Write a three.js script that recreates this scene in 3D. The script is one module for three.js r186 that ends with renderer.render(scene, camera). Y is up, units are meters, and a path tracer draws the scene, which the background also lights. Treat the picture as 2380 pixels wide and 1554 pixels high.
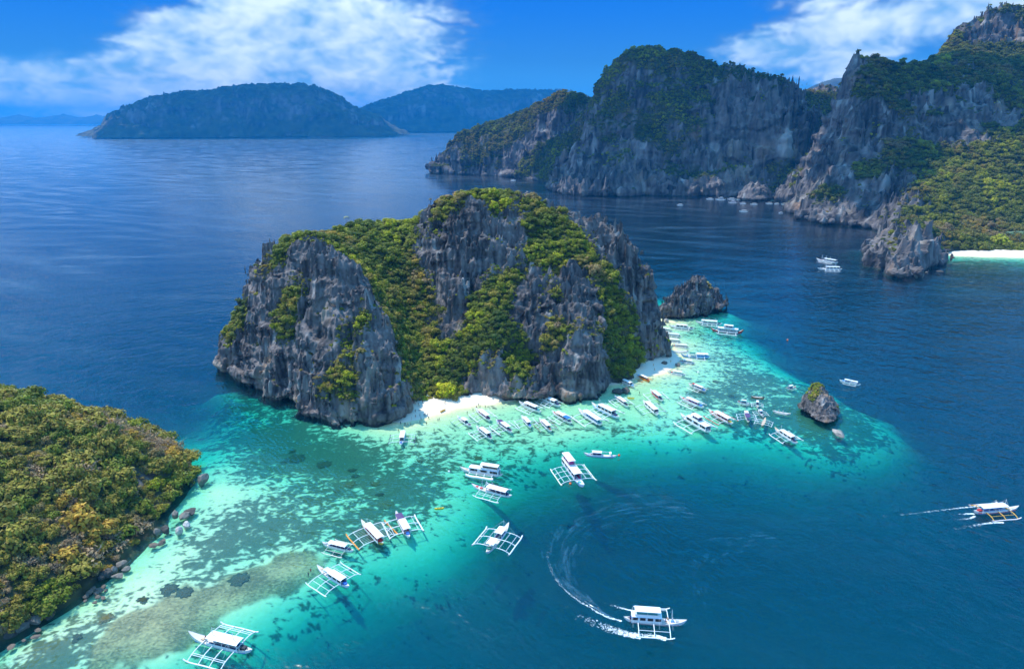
import * as THREE from 'three';
import { mergeGeometries } from 'three/addons/utils/BufferGeometryUtils.js';

// ------------------------------------------------------------------ camera, sky, sun, exposure
const scene = new THREE.Scene();
const renderer = new THREE.WebGLRenderer({ antialias: true });
renderer.toneMapping = THREE.LinearToneMapping;
renderer.toneMappingExposure = 1.2;
renderer.shadowMap.enabled = true;
const EYE = 140, PITCH = THREE.MathUtils.degToRad(17.4), FOCAL = 1587.3, MIDU = 1190, MIDV = 777;   // a drone 140 m above the sea; lens in pixels of a 2380 x 1554 picture
const camera = new THREE.PerspectiveCamera(2 * THREE.MathUtils.radToDeg(Math.atan(MIDV / FOCAL)), 2380 / 1554, 1, 90000);
camera.position.set(0, EYE, 0);
camera.rotation.x = -PITCH;
const CT = Math.cos(PITCH), ST = Math.sin(PITCH);

const SUN = new THREE.Vector3(-0.37, 0.90, -0.23).normalize();          // high, from the left and a little behind the islands
const sun = new THREE.DirectionalLight(new THREE.Color().setRGB(1.0, 0.93, 0.82), 4.6);
sun.position.set(SUN.x * 1500, SUN.y * 1500, -420 + SUN.z * 1500);
sun.target.position.set(0, 0, -420);
sun.castShadow = true;
sun.shadow.mapSize.set(4096, 4096);
Object.assign(sun.shadow.camera, { left: -900, right: 900, top: 900, bottom: -900, near: 100, far: 4000 });
sun.shadow.camera.updateProjectionMatrix();
scene.add(sun, sun.target);
scene.environmentIntensity = 1;
scene.background = scene.environment = skyTexture();
scene.fog = new THREE.FogExp2(new THREE.Color().setRGB(0.02, 0.42, 1.0), 0.000066);

// ------------------------------------------------------------------ noise and small helpers
function perm() {                                                        // Perlin's table, shuffled with a fixed seed
  if (perm.t) return perm.t;
  const p = new Uint8Array(256).map((_, i) => i), r = seeded(7);
  for (let i = 255; i > 0; i--) { const j = Math.floor(r() * (i + 1)), k = p[i]; p[i] = p[j]; p[j] = k; }
  perm.t = new Uint8Array(512).map((_, i) => p[i & 255]);
  return perm.t;
}
function seeded(s) { return () => { s = (s + 0x6d2b79f5) | 0; let t = Math.imul(s ^ (s >>> 15), 1 | s); t = (t + Math.imul(t ^ (t >>> 7), 61 | t)) ^ t; return ((t ^ (t >>> 14)) >>> 0) / 4294967296; }; }
function grad(h, x, y, z) {
  switch (h & 15) {
    case 0: return x + y; case 1: return -x + y; case 2: return x - y; case 3: return -x - y;
    case 4: return x + z; case 5: return -x + z; case 6: return x - z; case 7: return -x - z;
    case 8: return y + z; case 9: return -y + z; case 10: return y - z; case 11: return -y - z;
    case 12: return x + y; case 13: return -x + y; case 14: return -y + z; default: return -y - z;
  }
}
function n3(x, y, z) {                                                   // gradient noise, about -1 .. 1
  const P = perm.t || perm();
  const fx = Math.floor(x), fy = Math.floor(y), fz = Math.floor(z), X = fx & 255, Y = fy & 255, Z = fz & 255;
  x -= fx; y -= fy; z -= fz;
  const u = x * x * x * (x * (x * 6 - 15) + 10), v = y * y * y * (y * (y * 6 - 15) + 10), w = z * z * z * (z * (z * 6 - 15) + 10);
  const A = P[X] + Y, AA = P[A] + Z, AB = P[A + 1] + Z, B = P[X + 1] + Y, BA = P[B] + Z, BB = P[B + 1] + Z;
  const a = grad(P[AA], x, y, z), b = grad(P[BA], x - 1, y, z), c = grad(P[AB], x, y - 1, z), d = grad(P[BB], x - 1, y - 1, z);
  const e = grad(P[AA + 1], x, y, z - 1), f = grad(P[BA + 1], x - 1, y, z - 1), g = grad(P[AB + 1], x, y - 1, z - 1), h = grad(P[BB + 1], x - 1, y - 1, z - 1);
  const p = a + u * (b - a), q = c + u * (d - c), r = e + u * (f - e), s = g + u * (h - g), m = p + v * (q - p), n = r + v * (s - r);
  return m + w * (n - m);
}
function fbm(x, y, z, n = 4) { let s = 0, a = 0.5; for (let i = 0; i < n; i++) { s += a * n3(x, y, z); x = x * 2.03 + 5.1; y = y * 2.03 + 1.7; z = z * 2.03 + 9.2; a *= 0.5; } return s; }
function ridge(x, y, z, n = 3) { let s = 0, a = 0.6; for (let i = 0; i < n; i++) { s += a * (1 - Math.abs(n3(x, y, z)) * 2); x = x * 2.1 + 3.3; y = y * 2.1 + 8.1; z = z * 2.1 + 2.7; a *= 0.45; } return s; }
function clamp(x, a = 0, b = 1) { return x < a ? a : x > b ? b : x; }
function smooth(a, b, x) { const t = clamp((x - a) / (b - a)); return t * t * (3 - 2 * t); }
function mix(a, b, t) { return a + (b - a) * t; }
function mix3(a, b, t) { return [mix(a[0], b[0], t), mix(a[1], b[1], t), mix(a[2], b[2], t)]; }

// A place of the photograph as a place of the world: on the level y, or at the distance dist ahead of the camera.
function onLevel(u, v, y = 0) {
  const cx = (u - MIDU) / FOCAL, cy = (MIDV - v) / FOCAL, t = (y - EYE) / (-ST + cy * CT);
  return new THREE.Vector3(cx * t, y, -t * (CT + cy * ST));
}
function ahead(u, v, dist) {
  const cx = (u - MIDU) / FOCAL, cy = (MIDV - v) / FOCAL, t = dist / (CT + cy * ST);
  return new THREE.Vector3(cx * t, EYE + t * (-ST + cy * CT), -dist);
}
function behind(u, dist, y) { const d = dist * CT + (EYE - y) * ST; return new THREE.Vector3(((u - MIDU) / FOCAL) * d, y, -dist); }

// ------------------------------------------------------------------ the sky: blue air and drifting cloud, all round
function skyTexture() {
  const W = 3072, H = 1536, data = new Float32Array(W * H * 4), D = Math.PI / 180;
  // cloud banks: azimuth from straight ahead, elevation, half widths, strength (minus: a clear gap)
  const banks = [
    [-13, 6.2, 9.5, 3.6, 0.85], [-21, 4.6, 8, 3.0, 0.6], [-14, 1.6, 9, 1.9, 0.6], [-30, 1.0, 14, 1.6, 0.5], [-22, 6.5, 5, 2.2, 0.25], [-32, 2.2, 14, 2.4, 0.75], [-22, 1.4, 9, 1.6, 0.5], [-10, 2.2, 5, 1.6, 0.5], [-34, 12, 14, 3, 0.5],
    [-22, 24, 36, 13, -0.6], [-35, 7.6, 5.5, 1.9, -1.0], [-31, 5.6, 3.0, 1.2, -0.5], [-34.5, 4.6, 1.8, 0.9, -0.4], [-20, 3.2, 3.6, 0.7, -0.30], [-24, 8.4, 3, 0.7, -0.3],
    [6, 5.5, 7.5, 4.5, -0.8], [2, 2.0, 6, 1.1, -0.42], [9, 10, 7, 6, -0.4], [24, 3.9, 7, 1.4, 0.62], [18, 5.4, 4.0, 1.1, 0.5], [25, 6.2, 5.5, 1.4, 0.6], [33, 7.4, 6, 1.6, 0.65], [22, 8.0, 4, 0.9, 0.5], [29, 4.2, 2.6, 0.7, -0.35], [15.5, 7.6, 3.5, 1.6, -0.3],
    [48, 12, 12, 5, 0.35], [75, 9, 14, 5, 0.4], [118, 7, 12, 4, 0.35], [160, 10, 16, 6, 0.42], [-160, 8, 13, 4.5, 0.38], [-118, 11, 15, 5, 0.42], [-75, 7, 13, 4, 0.38], [95, 25, 25, 12, 0.4], [-60, 30, 30, 14, 0.4], [-140, 35, 30, 16, 0.4], [30, 36, 30, 12, -0.1], [0, 60, 90, 14, 0.0], [180, 62, 90, 16, 0.25],
  ];
  for (let row = 0; row < H; row++) {
    const up = ((row + 0.5) / H - 0.5) * Math.PI, y = Math.sin(up), el = up / D, ce = Math.cos(up);
    for (let col = 0; col < W; col++) {
      const a = ((col + 0.5) / W - 0.5) * 2 * Math.PI, x = Math.cos(a) * ce, z = Math.sin(a) * ce, o = (row * W + col) * 4;
      let r = 0.02, g = 0.13, b = 0.30;
      if (el > -0.6) {
        const az = Math.atan2(x, -z) / D;
        const t = smooth(0, 9, el), hi = smooth(9, 24, el);
        r = mix(mix(0.08, 0.003, t), 0.03, hi); g = mix(mix(0.36, 0.105, t), 0.42, hi); b = mix(mix(0.74, 0.52, t), 1.0, hi);
        const k = 1 / (y + 0.11), px = x * k, pz = z * k;
        const w1 = fbm(px * 1.6 + 3, pz * 1.6, 2.2, 3), w2 = fbm(px * 1.6, pz * 1.6 + 9, 7.7, 3);
        let c = 0.55 * fbm(px * 1.3 + w1 * 0.9, el * 0.13, pz * 1.3 + w2 * 0.9, 6) + 0.5 * fbm(az * 0.13 + w1 * 1.6, el * 0.32 + w2 * 1.6, 4.1, 6) - 0.02;
        for (const [ba, be, wa, we, s] of banks) {
          let da = Math.abs(az - ba); if (da > 180) da = 360 - da;
          if (da > wa * 3) continue;
          const q = (da / wa) ** 2 + ((el - be) / we) ** 2;
          if (q < 8) c += s * Math.exp(-q);
        }
        const wisp = fbm(az * 0.5 + el * 0.7, el * 1.5 - az * 0.2, 1.3, 4);
        const fine = fbm(az * 0.9 + w1 * 2, el * 1.6 + w2 * 2, 3.3, 4);
        c += 0.30 * fine;
        const cover = smooth(0.0, 0.55, c) * 0.92 + clamp(smooth(-0.25, 0.2, c) * (0.18 + wisp * 0.5), 0, 0.3);
        const body = clamp(0.5 + 1.1 * fbm(az * 0.22, el * 0.45, 8.8, 5) + 0.25 * (el / 9 - 0.4));
        const cl = mix3([0.16, 0.41, 0.74], [0.74, 0.89, 1.0], clamp((body + 0.75 * fine) * smooth(0.0, 0.5, c)));
        const m = clamp(cover), sunny = 1 + 0.55 * Math.exp(-Math.acos(clamp(x * SUN.x + y * SUN.y + z * SUN.z, -1, 1)) * 1.1) * smooth(6, 16, el) * 3.2;   // cloud and air are brighter towards the sun
        r = mix(r, cl[0], m) * sunny; g = mix(g, cl[1], m) * sunny; b = mix(b, cl[2], m) * sunny;
      }
      data[o] = r; data[o + 1] = g; data[o + 2] = b; data[o + 3] = 1;
    }
  }
  const tex = new THREE.DataTexture(data, W, H, THREE.RGBAFormat, THREE.FloatType);
  tex.mapping = THREE.EquirectangularReflectionMapping;
  tex.magFilter = tex.minFilter = THREE.LinearFilter;
  tex.needsUpdate = true;
  return tex;
}

// ------------------------------------------------------------------ names, labels
const taken = new Map();
function numbered(name) { const n = taken.get(name) || 0; taken.set(name, n + 1); return n ? name + '_' + String(n).padStart(3, '0') : name; }
function tag(o, label, category, group) { o.userData.label = label; o.userData.category = category; if (group) o.userData.group = group; return o; }
function mesh(name, geometry, material, parent) {
  const m = new THREE.Mesh(geometry, material);
  m.name = parent === scene ? numbered(name) : name;
  m.castShadow = m.receiveShadow = true;
  parent.add(m);
  return m;
}
function structure(name, geometry, material, label) { const m = mesh(name, geometry, material, scene); m.userData.kind = 'structure'; if (label) m.userData.label = label; return m; }
function thing(name, label, category, pos, turn = 0, group) {
  const o = new THREE.Group();
  o.name = numbered(name); scene.add(o);
  if (pos) o.position.copy(pos);
  o.rotation.y = turn;
  return tag(o, label, category, group);
}

// ------------------------------------------------------------------ land: marked heights -> a solid of rock with flutes and overhangs
// Marks: 'b' lies on the shore, others stand at a distance ahead. Each carries how leafy the ground is there (0 rock .. 1 forest).
function spline(pts) {                                                   // heights and leafiness over the plan from scattered marks (distance kernel)
  const n = pts.length, N = n + 3, A = [], rhs = [[], []];
  for (let i = 0; i < N; i++) A.push(new Float64Array(N + 2));
  const S = 0.01;
  for (let i = 0; i < n; i++) {
    for (let j = 0; j < n; j++) A[i][j] = Math.hypot(pts[i].x - pts[j].x, pts[i].z - pts[j].z) * S;
    A[i][i] -= 0.012;
    A[i][n] = A[n][i] = 1; A[i][n + 1] = A[n + 1][i] = pts[i].x * S; A[i][n + 2] = A[n + 2][i] = pts[i].z * S;
    A[i][N] = pts[i].y; A[i][N + 1] = pts[i].leaf;
  }
  for (let c = 0; c < N; c++) {
    let p = c;
    for (let r = c + 1; r < N; r++) if (Math.abs(A[r][c]) > Math.abs(A[p][c])) p = r;
    const t = A[c]; A[c] = A[p]; A[p] = t;
    for (let r = c + 1; r < N; r++) {
      const f = A[r][c] / A[c][c];
      if (f) for (let k = c; k < N + 2; k++) A[r][k] -= f * A[c][k];
    }
  }
  const sol = [new Float64Array(N), new Float64Array(N)];
  for (let q = 0; q < 2; q++) for (let r = N - 1; r >= 0; r--) {
    let s = A[r][N + q];
    for (let k = r + 1; k < N; k++) s -= A[r][k] * sol[q][k];
    sol[q][r] = s / A[r][r];
  }
  return (x, z, q) => {
    const w = sol[q];
    let s = w[n] + w[n + 1] * x * S + w[n + 2] * z * S;
    for (let i = 0; i < n; i++) s += w[i] * Math.hypot(x - pts[i].x, z - pts[i].z) * S;
    return s;
  };
}
class Grid {                                                             // bilinear table over the plan
  constructor(x0, z0, x1, z1, d, f) {
    this.x0 = x0; this.z0 = z0; this.d = d; this.w = Math.ceil((x1 - x0) / d) + 2; this.h = Math.ceil((z1 - z0) / d) + 2;
    this.a = new Float32Array(this.w * this.h);
    for (let k = 0; k < this.h; k++) for (let i = 0; i < this.w; i++) this.a[k * this.w + i] = f(x0 + i * d, z0 + k * d);
  }
  at(x, z) {
    const fx = clamp((x - this.x0) / this.d, 0, this.w - 1.001), fz = clamp((z - this.z0) / this.d, 0, this.h - 1.001), i = fx | 0, k = fz | 0, u = fx - i, v = fz - k, a = this.a, o = k * this.w + i;
    return (a[o] * (1 - u) + a[o + 1] * u) * (1 - v) + (a[o + this.w] * (1 - u) + a[o + this.w + 1] * u) * v;
  }
}
// Surface nets: the zero level of f over a box of cubes; col(x, z) gives the lowest and highest level that need looking at in a column.
function surfaceNets(x0, y0, z0, nx, ny, nz, c, f, col) {
  const sx = nx + 1, sy = ny + 1, F = new Float32Array(sx * sy * (nz + 1));
  for (let k = 0; k <= nz; k++) for (let i = 0; i <= nx; i++) {
    const x = x0 + i * c, z = z0 + k * c, [lo, hi] = col(x, z);
    for (let j = 0; j <= ny; j++) { const y = y0 + j * c; F[(k * sy + j) * sx + i] = y < lo ? -1 : y > hi ? 1 : f(x, y, z); }
  }
  const id = new Int32Array(sx * sy * (nz + 1)).fill(-1), pos = [], idx = [];
  const at = (i, j, k) => F[(k * sy + j) * sx + i];
  for (let k = 0; k < nz; k++) for (let j = 0; j < ny; j++) for (let i = 0; i < nx; i++) {
    let m = 0, n = 0, px = 0, py = 0, pz = 0;
    for (let q = 0; q < 8; q++) if (at(i + (q & 1), j + ((q >> 1) & 1), k + (q >> 2)) < 0) m |= 1 << q;
    if (m === 0 || m === 255) continue;
    for (let e = 0; e < 12; e++) {
      const ax = e >> 2, r = e & 3;
      let a, b;
      if (ax === 0) { a = (r & 1) * 2 + (r >> 1) * 4; b = a + 1; } else if (ax === 1) { a = (r & 1) + (r >> 1) * 4; b = a + 2; } else { a = (r & 1) + (r >> 1) * 2; b = a + 4; }
      if (((m >> a) & 1) === ((m >> b) & 1)) continue;
      const fa = at(i + (a & 1), j + ((a >> 1) & 1), k + (a >> 2)), fb = at(i + (b & 1), j + ((b >> 1) & 1), k + (b >> 2)), t = fa / (fa - fb);
      px += (a & 1) + (ax === 0 ? t : 0); py += ((a >> 1) & 1) + (ax === 1 ? t : 0); pz += (a >> 2) + (ax === 2 ? t : 0); n++;
    }
    id[(k * sy + j) * sx + i] = pos.length / 3;
    pos.push(x0 + (i + px / n) * c, y0 + (j + py / n) * c, z0 + (k + pz / n) * c);
  }
  const V = (i, j, k) => id[(k * sy + j) * sx + i];
  const quad = (a, b, d, e, flip) => { if (a < 0 || b < 0 || d < 0 || e < 0) return; if (flip) idx.push(a, d, b, a, e, d); else idx.push(a, b, d, a, d, e); };
  for (let k = 1; k < nz; k++) for (let j = 1; j < ny; j++) for (let i = 1; i < nx; i++) {
    const s = at(i, j, k) < 0;
    if (s !== at(i + 1, j, k) < 0) quad(V(i, j - 1, k - 1), V(i, j, k - 1), V(i, j, k), V(i, j - 1, k), !s);
    if (s !== at(i, j + 1, k) < 0) quad(V(i - 1, j, k - 1), V(i - 1, j, k), V(i, j, k), V(i, j, k - 1), !s);
    if (s !== at(i, j, k + 1) < 0) quad(V(i - 1, j - 1, k), V(i, j - 1, k), V(i, j, k), V(i - 1, j, k), !s);
  }
  const g = new THREE.BufferGeometry();
  g.setAttribute('position', new THREE.BufferAttribute(new Float32Array(pos), 3));
  g.setIndex(pos.length / 3 > 65535 ? new THREE.BufferAttribute(new Uint32Array(idx), 1) : new THREE.BufferAttribute(new Uint16Array(idx), 1));
  g.computeVertexNormals();
  return g;
}
const ROCKMAT = new THREE.MeshStandardMaterial({ name: 'limestone', vertexColors: true, roughness: 0.95, flatShading: true });
function cleft(n) { return Math.pow(Math.min(1, Math.abs(n) * 1.9), 0.55); }   // flat faces parted by narrow deep clefts
function landmass(o) {
  const marks = [];
  const put = (p, leaf) => { p.leaf = leaf; marks.push(p); };
  for (const [u, v, leaf = 0, y = 0] of o.shore) put(onLevel(u, v, y), leaf);
  for (const [u, v, d, leaf = 0] of o.marks) put(ahead(u, v, d), leaf);
  for (const [u, d, y = -3, leaf = 0.3] of o.back) put(behind(u, d, y), leaf);
  for (const [x, y, z, leaf = 0] of o.world || []) put(new THREE.Vector3(x, y, z), leaf);
  // the sea floor falls away outside the shore line
  const mid = new THREE.Vector3();
  for (const p of marks) mid.add(p);
  mid.divideScalar(marks.length);
  const rim = marks.filter((p) => p.y <= 0.5), out = o.fall || 8;
  for (const p of rim) {
    const q = p.clone().sub(mid).setY(0).normalize().multiplyScalar(out).add(p); q.y = -(o.drop || 9); q.leaf = p.leaf;
    if (marks.every((m) => Math.hypot(m.x - q.x, m.z - q.z) > out * 0.6)) marks.push(q);
  }
  const s = spline(marks), c = o.cell, pad = o.pad || 14;
  const bx = new THREE.Box3().setFromPoints(marks.filter((m) => m.y > -8)).expandByScalar(pad);
  const gd = c * 1.5, H = new Grid(bx.min.x - pad, bx.min.z - pad, bx.max.x + pad, bx.max.z + pad, gd, (x, z) => s(x, z, 0));
  const L = new Grid(bx.min.x - pad, bx.min.z - pad, bx.max.x + pad, bx.max.z + pad, gd * 2, (x, z) => clamp(s(x, z, 1)));
  const { wave, flute, spike, seed = 0 } = o, fine = o.fine || 0.4;
  const e = c * 2.5, slopeX = new Grid(H.x0, H.z0, bx.max.x + pad, bx.max.z + pad, gd * 1.5, (x, z) => { const p = H.at(x + e, z) - H.at(x - e, z), q = H.at(x, z + e) - H.at(x, z - e); return p / (Math.hypot(p, q) + 0.3 * e); });
  const slopeZ = new Grid(H.x0, H.z0, bx.max.x + pad, bx.max.z + pad, gd * 1.5, (x, z) => { const p = H.at(x + e, z) - H.at(x - e, z), q = H.at(x, z + e) - H.at(x, z - e); return q / (Math.hypot(p, q) + 0.3 * e); });
  const a = 1 / wave;
  const field = (x, y, z) => {
    const yy = y * a * 0.10 + seed, k = flute * mix(1, 0.3, L.at(x, z));
    // bulging columns with sharp clefts between them, set off by ledges
    const bend = n3(x * a * 0.5, y * a * 0.22 + seed, z * a * 0.5), xx = x * a + bend * 0.45, zz = z * a + bend * 0.45;
    const crisp = smooth(-0.45, 0.35, n3(x * a * 0.38 + 8, y * a * 0.3, z * a * 0.38) + 0.3 * n3(x * a * 1.1, y * a * 0.6, z * a * 1.1 + 4)) * 0.85 + 0.4, fn = fine * crisp;
    let s = 1.3 * cleft(n3(xx * 0.8, yy, zz * 0.8)) - 0.8 + 1.5 * cleft(n3(x * a * 0.3 + 5, yy * 0.5, z * a * 0.3)) - 0.9;
    s += fn * 1.25 * (cleft(n3(xx * 2.2 + 7, yy * 1.5, zz * 2.2)) - 0.65);
    s += fn * 0.8 * (cleft(n3(xx * 5.0 + 3, yy * 3.0, zz * 5.0)) - 0.65);
    s += fn * 0.3 * n3(xx * 9.5, yy * 9, zz * 9.5);
    const ledge = n3(x * a * 0.4 + 4, y * a * 0.9, z * a * 0.4);
    s += 0.95 * smooth(-0.1, 0.1, ledge) - 0.45 + 0.35 * smooth(-0.08, 0.08, n3(x * a * 0.9 + 14, y * a * 2.1 + 3, z * a * 0.9)) - 0.17 + 0.3 * n3(x * a * 1.3, y * a * 1.5 + seed, z * a * 1.3);
    const w = 0.8 * k, bxx = w * n3(x * a * 0.33 + 3, y * a * 0.1 + seed, z * a * 0.33), bzz = w * n3(x * a * 0.33, y * a * 0.1 + seed, z * a * 0.33 + 21);
    const gx = slopeX.at(x, z), gz = slopeZ.at(x, z);
    const X = x + bxx + gx * s * k, Z = z + bzz + gz * s * k, rock = 1 - L.at(X, Z), h = H.at(X, Z);
    const on = smooth(1, 10, h);
    let top = h + spike * on * mix(o.crest || 0.22, 0.35 + 0.65 * crisp, rock) * (1.5 * Math.pow(clamp(ridge(x * a * 0.95 + seed, y * a * 0.04, z * a * 1.3 + 0.4 * x * a, 3) + 0.05, 0, 1.2), 2.2) - 0.35);
    if (o.notch && y < o.notch) top -= 11 * smooth(o.notch, 0.4, y) * rock;      // the tide has eaten into the foot of the cliff
    return y - top;
  };
  const y0 = -4, nx = Math.ceil((bx.max.x - bx.min.x) / c), nz = Math.ceil((bx.max.z - bx.min.z) / c), ny = Math.ceil((bx.max.y + spike * 1.2 + 4 - y0) / c);
  const reach = flute * 2.4;
  const g = surfaceNets(bx.min.x, y0, bx.min.z, nx, ny, nz, c, field, (x, z) => {
    let lo = 1e9, hi = -1e9;
    for (let i = -2; i <= 2; i++) for (let k = -2; k <= 2; k++) { const h = H.at(x + (i * reach) / 2, z + (k * reach) / 2); if (h < lo) lo = h; if (h > hi) hi = h; }
    return [lo - spike * 1.3 - 8, hi + spike * 1.3 + 1];
  });
  // leafiness of each point of the surface: the nearest marks count, broken up by noise
  const P = g.attributes.position, n = P.count, leaf = new Float32Array(n), col = new Float32Array(n * 3), N = g.attributes.normal;
  const solid = marks.filter((m) => m.y > -2);
  for (let i = 0; i < n; i++) {
    const x = P.getX(i), y = P.getY(i), z = P.getZ(i);
    let w = 0, t = 0;
    for (const m of solid) { const d = (m.x - x) ** 2 + (m.y - y) ** 2 + (m.z - z) ** 2 + 4, q = 1 / (d * d); w += q; t += q * m.leaf; }
    const f = 1 / (wave * 2.2);
    let l = t / w + (o.lift || 0) + (o.mottle || 0.42) * fbm(x * f, y * f, z * f + 3, 3) + (o.slope ?? 0.35) * (N.getY(i) - 0.45);
    leaf[i] = l = clamp(l);
    const sx = x * a + 0.3 * n3(x * a * 0.6, y * a * 0.5, z * a * 0.6), sz = z * a;
    const streak = n3(sx * 2.2, y * a * 0.12, sz * 2.2) * 0.75 + n3(sx * 5.5, y * a * 0.3, sz * 5.5) * 0.8, patch = fbm(x * a * 0.3 + 9, y * a * 0.25, z * a * 0.3, 4), grit = n3(x * a * 9, y * a * 5, z * a * 9);
    const tone = clamp(0.42 + 0.62 * streak + 0.75 * patch + 0.28 * grit);
    let c3 = mix3([0.024, 0.020, 0.020], [0.215, 0.182, 0.168], tone);
    const tan = smooth(0.12, 0.42, fbm(x * a * 0.42 + 40, y * a * 0.25, z * a * 0.42, 3) + (o.tan ?? 0.1) * (1 - y / (o.tanTop || 25)));
    c3 = mix3(c3, n3(x * a * 0.8, y * a * 0.4, z * a * 0.8 + 60) > 0.05 ? [0.29, 0.17, 0.095] : [0.36, 0.29, 0.22], tan * 0.6);
    const lime = smooth(0.30, 0.5, n3(x * a * 1.4 + 80, y * a * 0.16, z * a * 1.4) * 0.8 + 0.5 * fbm(x * a * 0.35, y * a * 0.5 + 70, z * a * 0.35, 2));
    c3 = mix3(c3, [0.40, 0.375, 0.35], lime * 0.55);
    const moss = smooth(0.42, 0.7, l + 0.22 * n3(x * a * 3.1, y * a * 3.1, z * a * 3.1));
    c3 = mix3(c3, mix3([0.020, 0.026, 0.008], [0.075, 0.072, 0.018], clamp(0.5 + n3(x * a * 2, y * a * 2, z * a * 2))).map((q) => q * (o.turf ?? 1)), moss * 0.92);
    if (y < 1.2) c3 = mix3(c3, [0.02, 0.02, 0.018], smooth(1.2, 0.5, y + 0.4 * n3(x * 0.5, 0, z * 0.5)) * (1 - (o.sandy ?? 0)));   // dark weed below the tide mark
    col.set(c3, i * 3);
  }
  g.setAttribute('color', new THREE.BufferAttribute(col, 3));
  g.userData = { leaf, H };
  if (globalThis.COUNT) console.log(o.cell, n, g.index.count / 3);
  return g;
}

// ------------------------------------------------------------------ the sea: a sandy bed with reefs, a body of clear water that swallows red light first, and its rippled surface
function uneven(lo, hi, step, far) {                                     // even steps from lo to hi, then ever longer ones out to the horizon
  const a = [];
  for (let x = lo; x <= hi; x += step) a.push(x);
  for (let s = step * 1.6, x = hi + s; x < far; s *= 1.6, x += s) a.push(x);
  for (let s = step * 1.6, x = lo - s; x > -far; s *= 1.6, x -= s) a.unshift(x);
  return a;
}
function sheet(xs, zs, height, period) {
  const nx = xs.length, nz = zs.length, pos = new Float32Array(nx * nz * 3), uv = new Float32Array(nx * nz * 2), idx = [];
  for (let k = 0; k < nz; k++) for (let i = 0; i < nx; i++) {
    const o = k * nx + i;
    pos[o * 3] = xs[i]; pos[o * 3 + 1] = height(xs[i], zs[k]); pos[o * 3 + 2] = zs[k];
    uv[o * 2] = xs[i] / period; uv[o * 2 + 1] = zs[k] / period;
    if (i && k) { const a = o - nx - 1, b = o - nx, c = o, d = o - 1; idx.push(a, d, c, a, c, b); }
  }
  const g = new THREE.BufferGeometry();
  g.setAttribute('position', new THREE.BufferAttribute(pos, 3));
  g.setAttribute('uv', new THREE.BufferAttribute(uv, 2));
  g.setIndex(new THREE.BufferAttribute(new Uint32Array(idx), 1));
  g.computeVertexNormals();
  return g;
}
const DEEP = 26, SEA = {};
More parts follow.
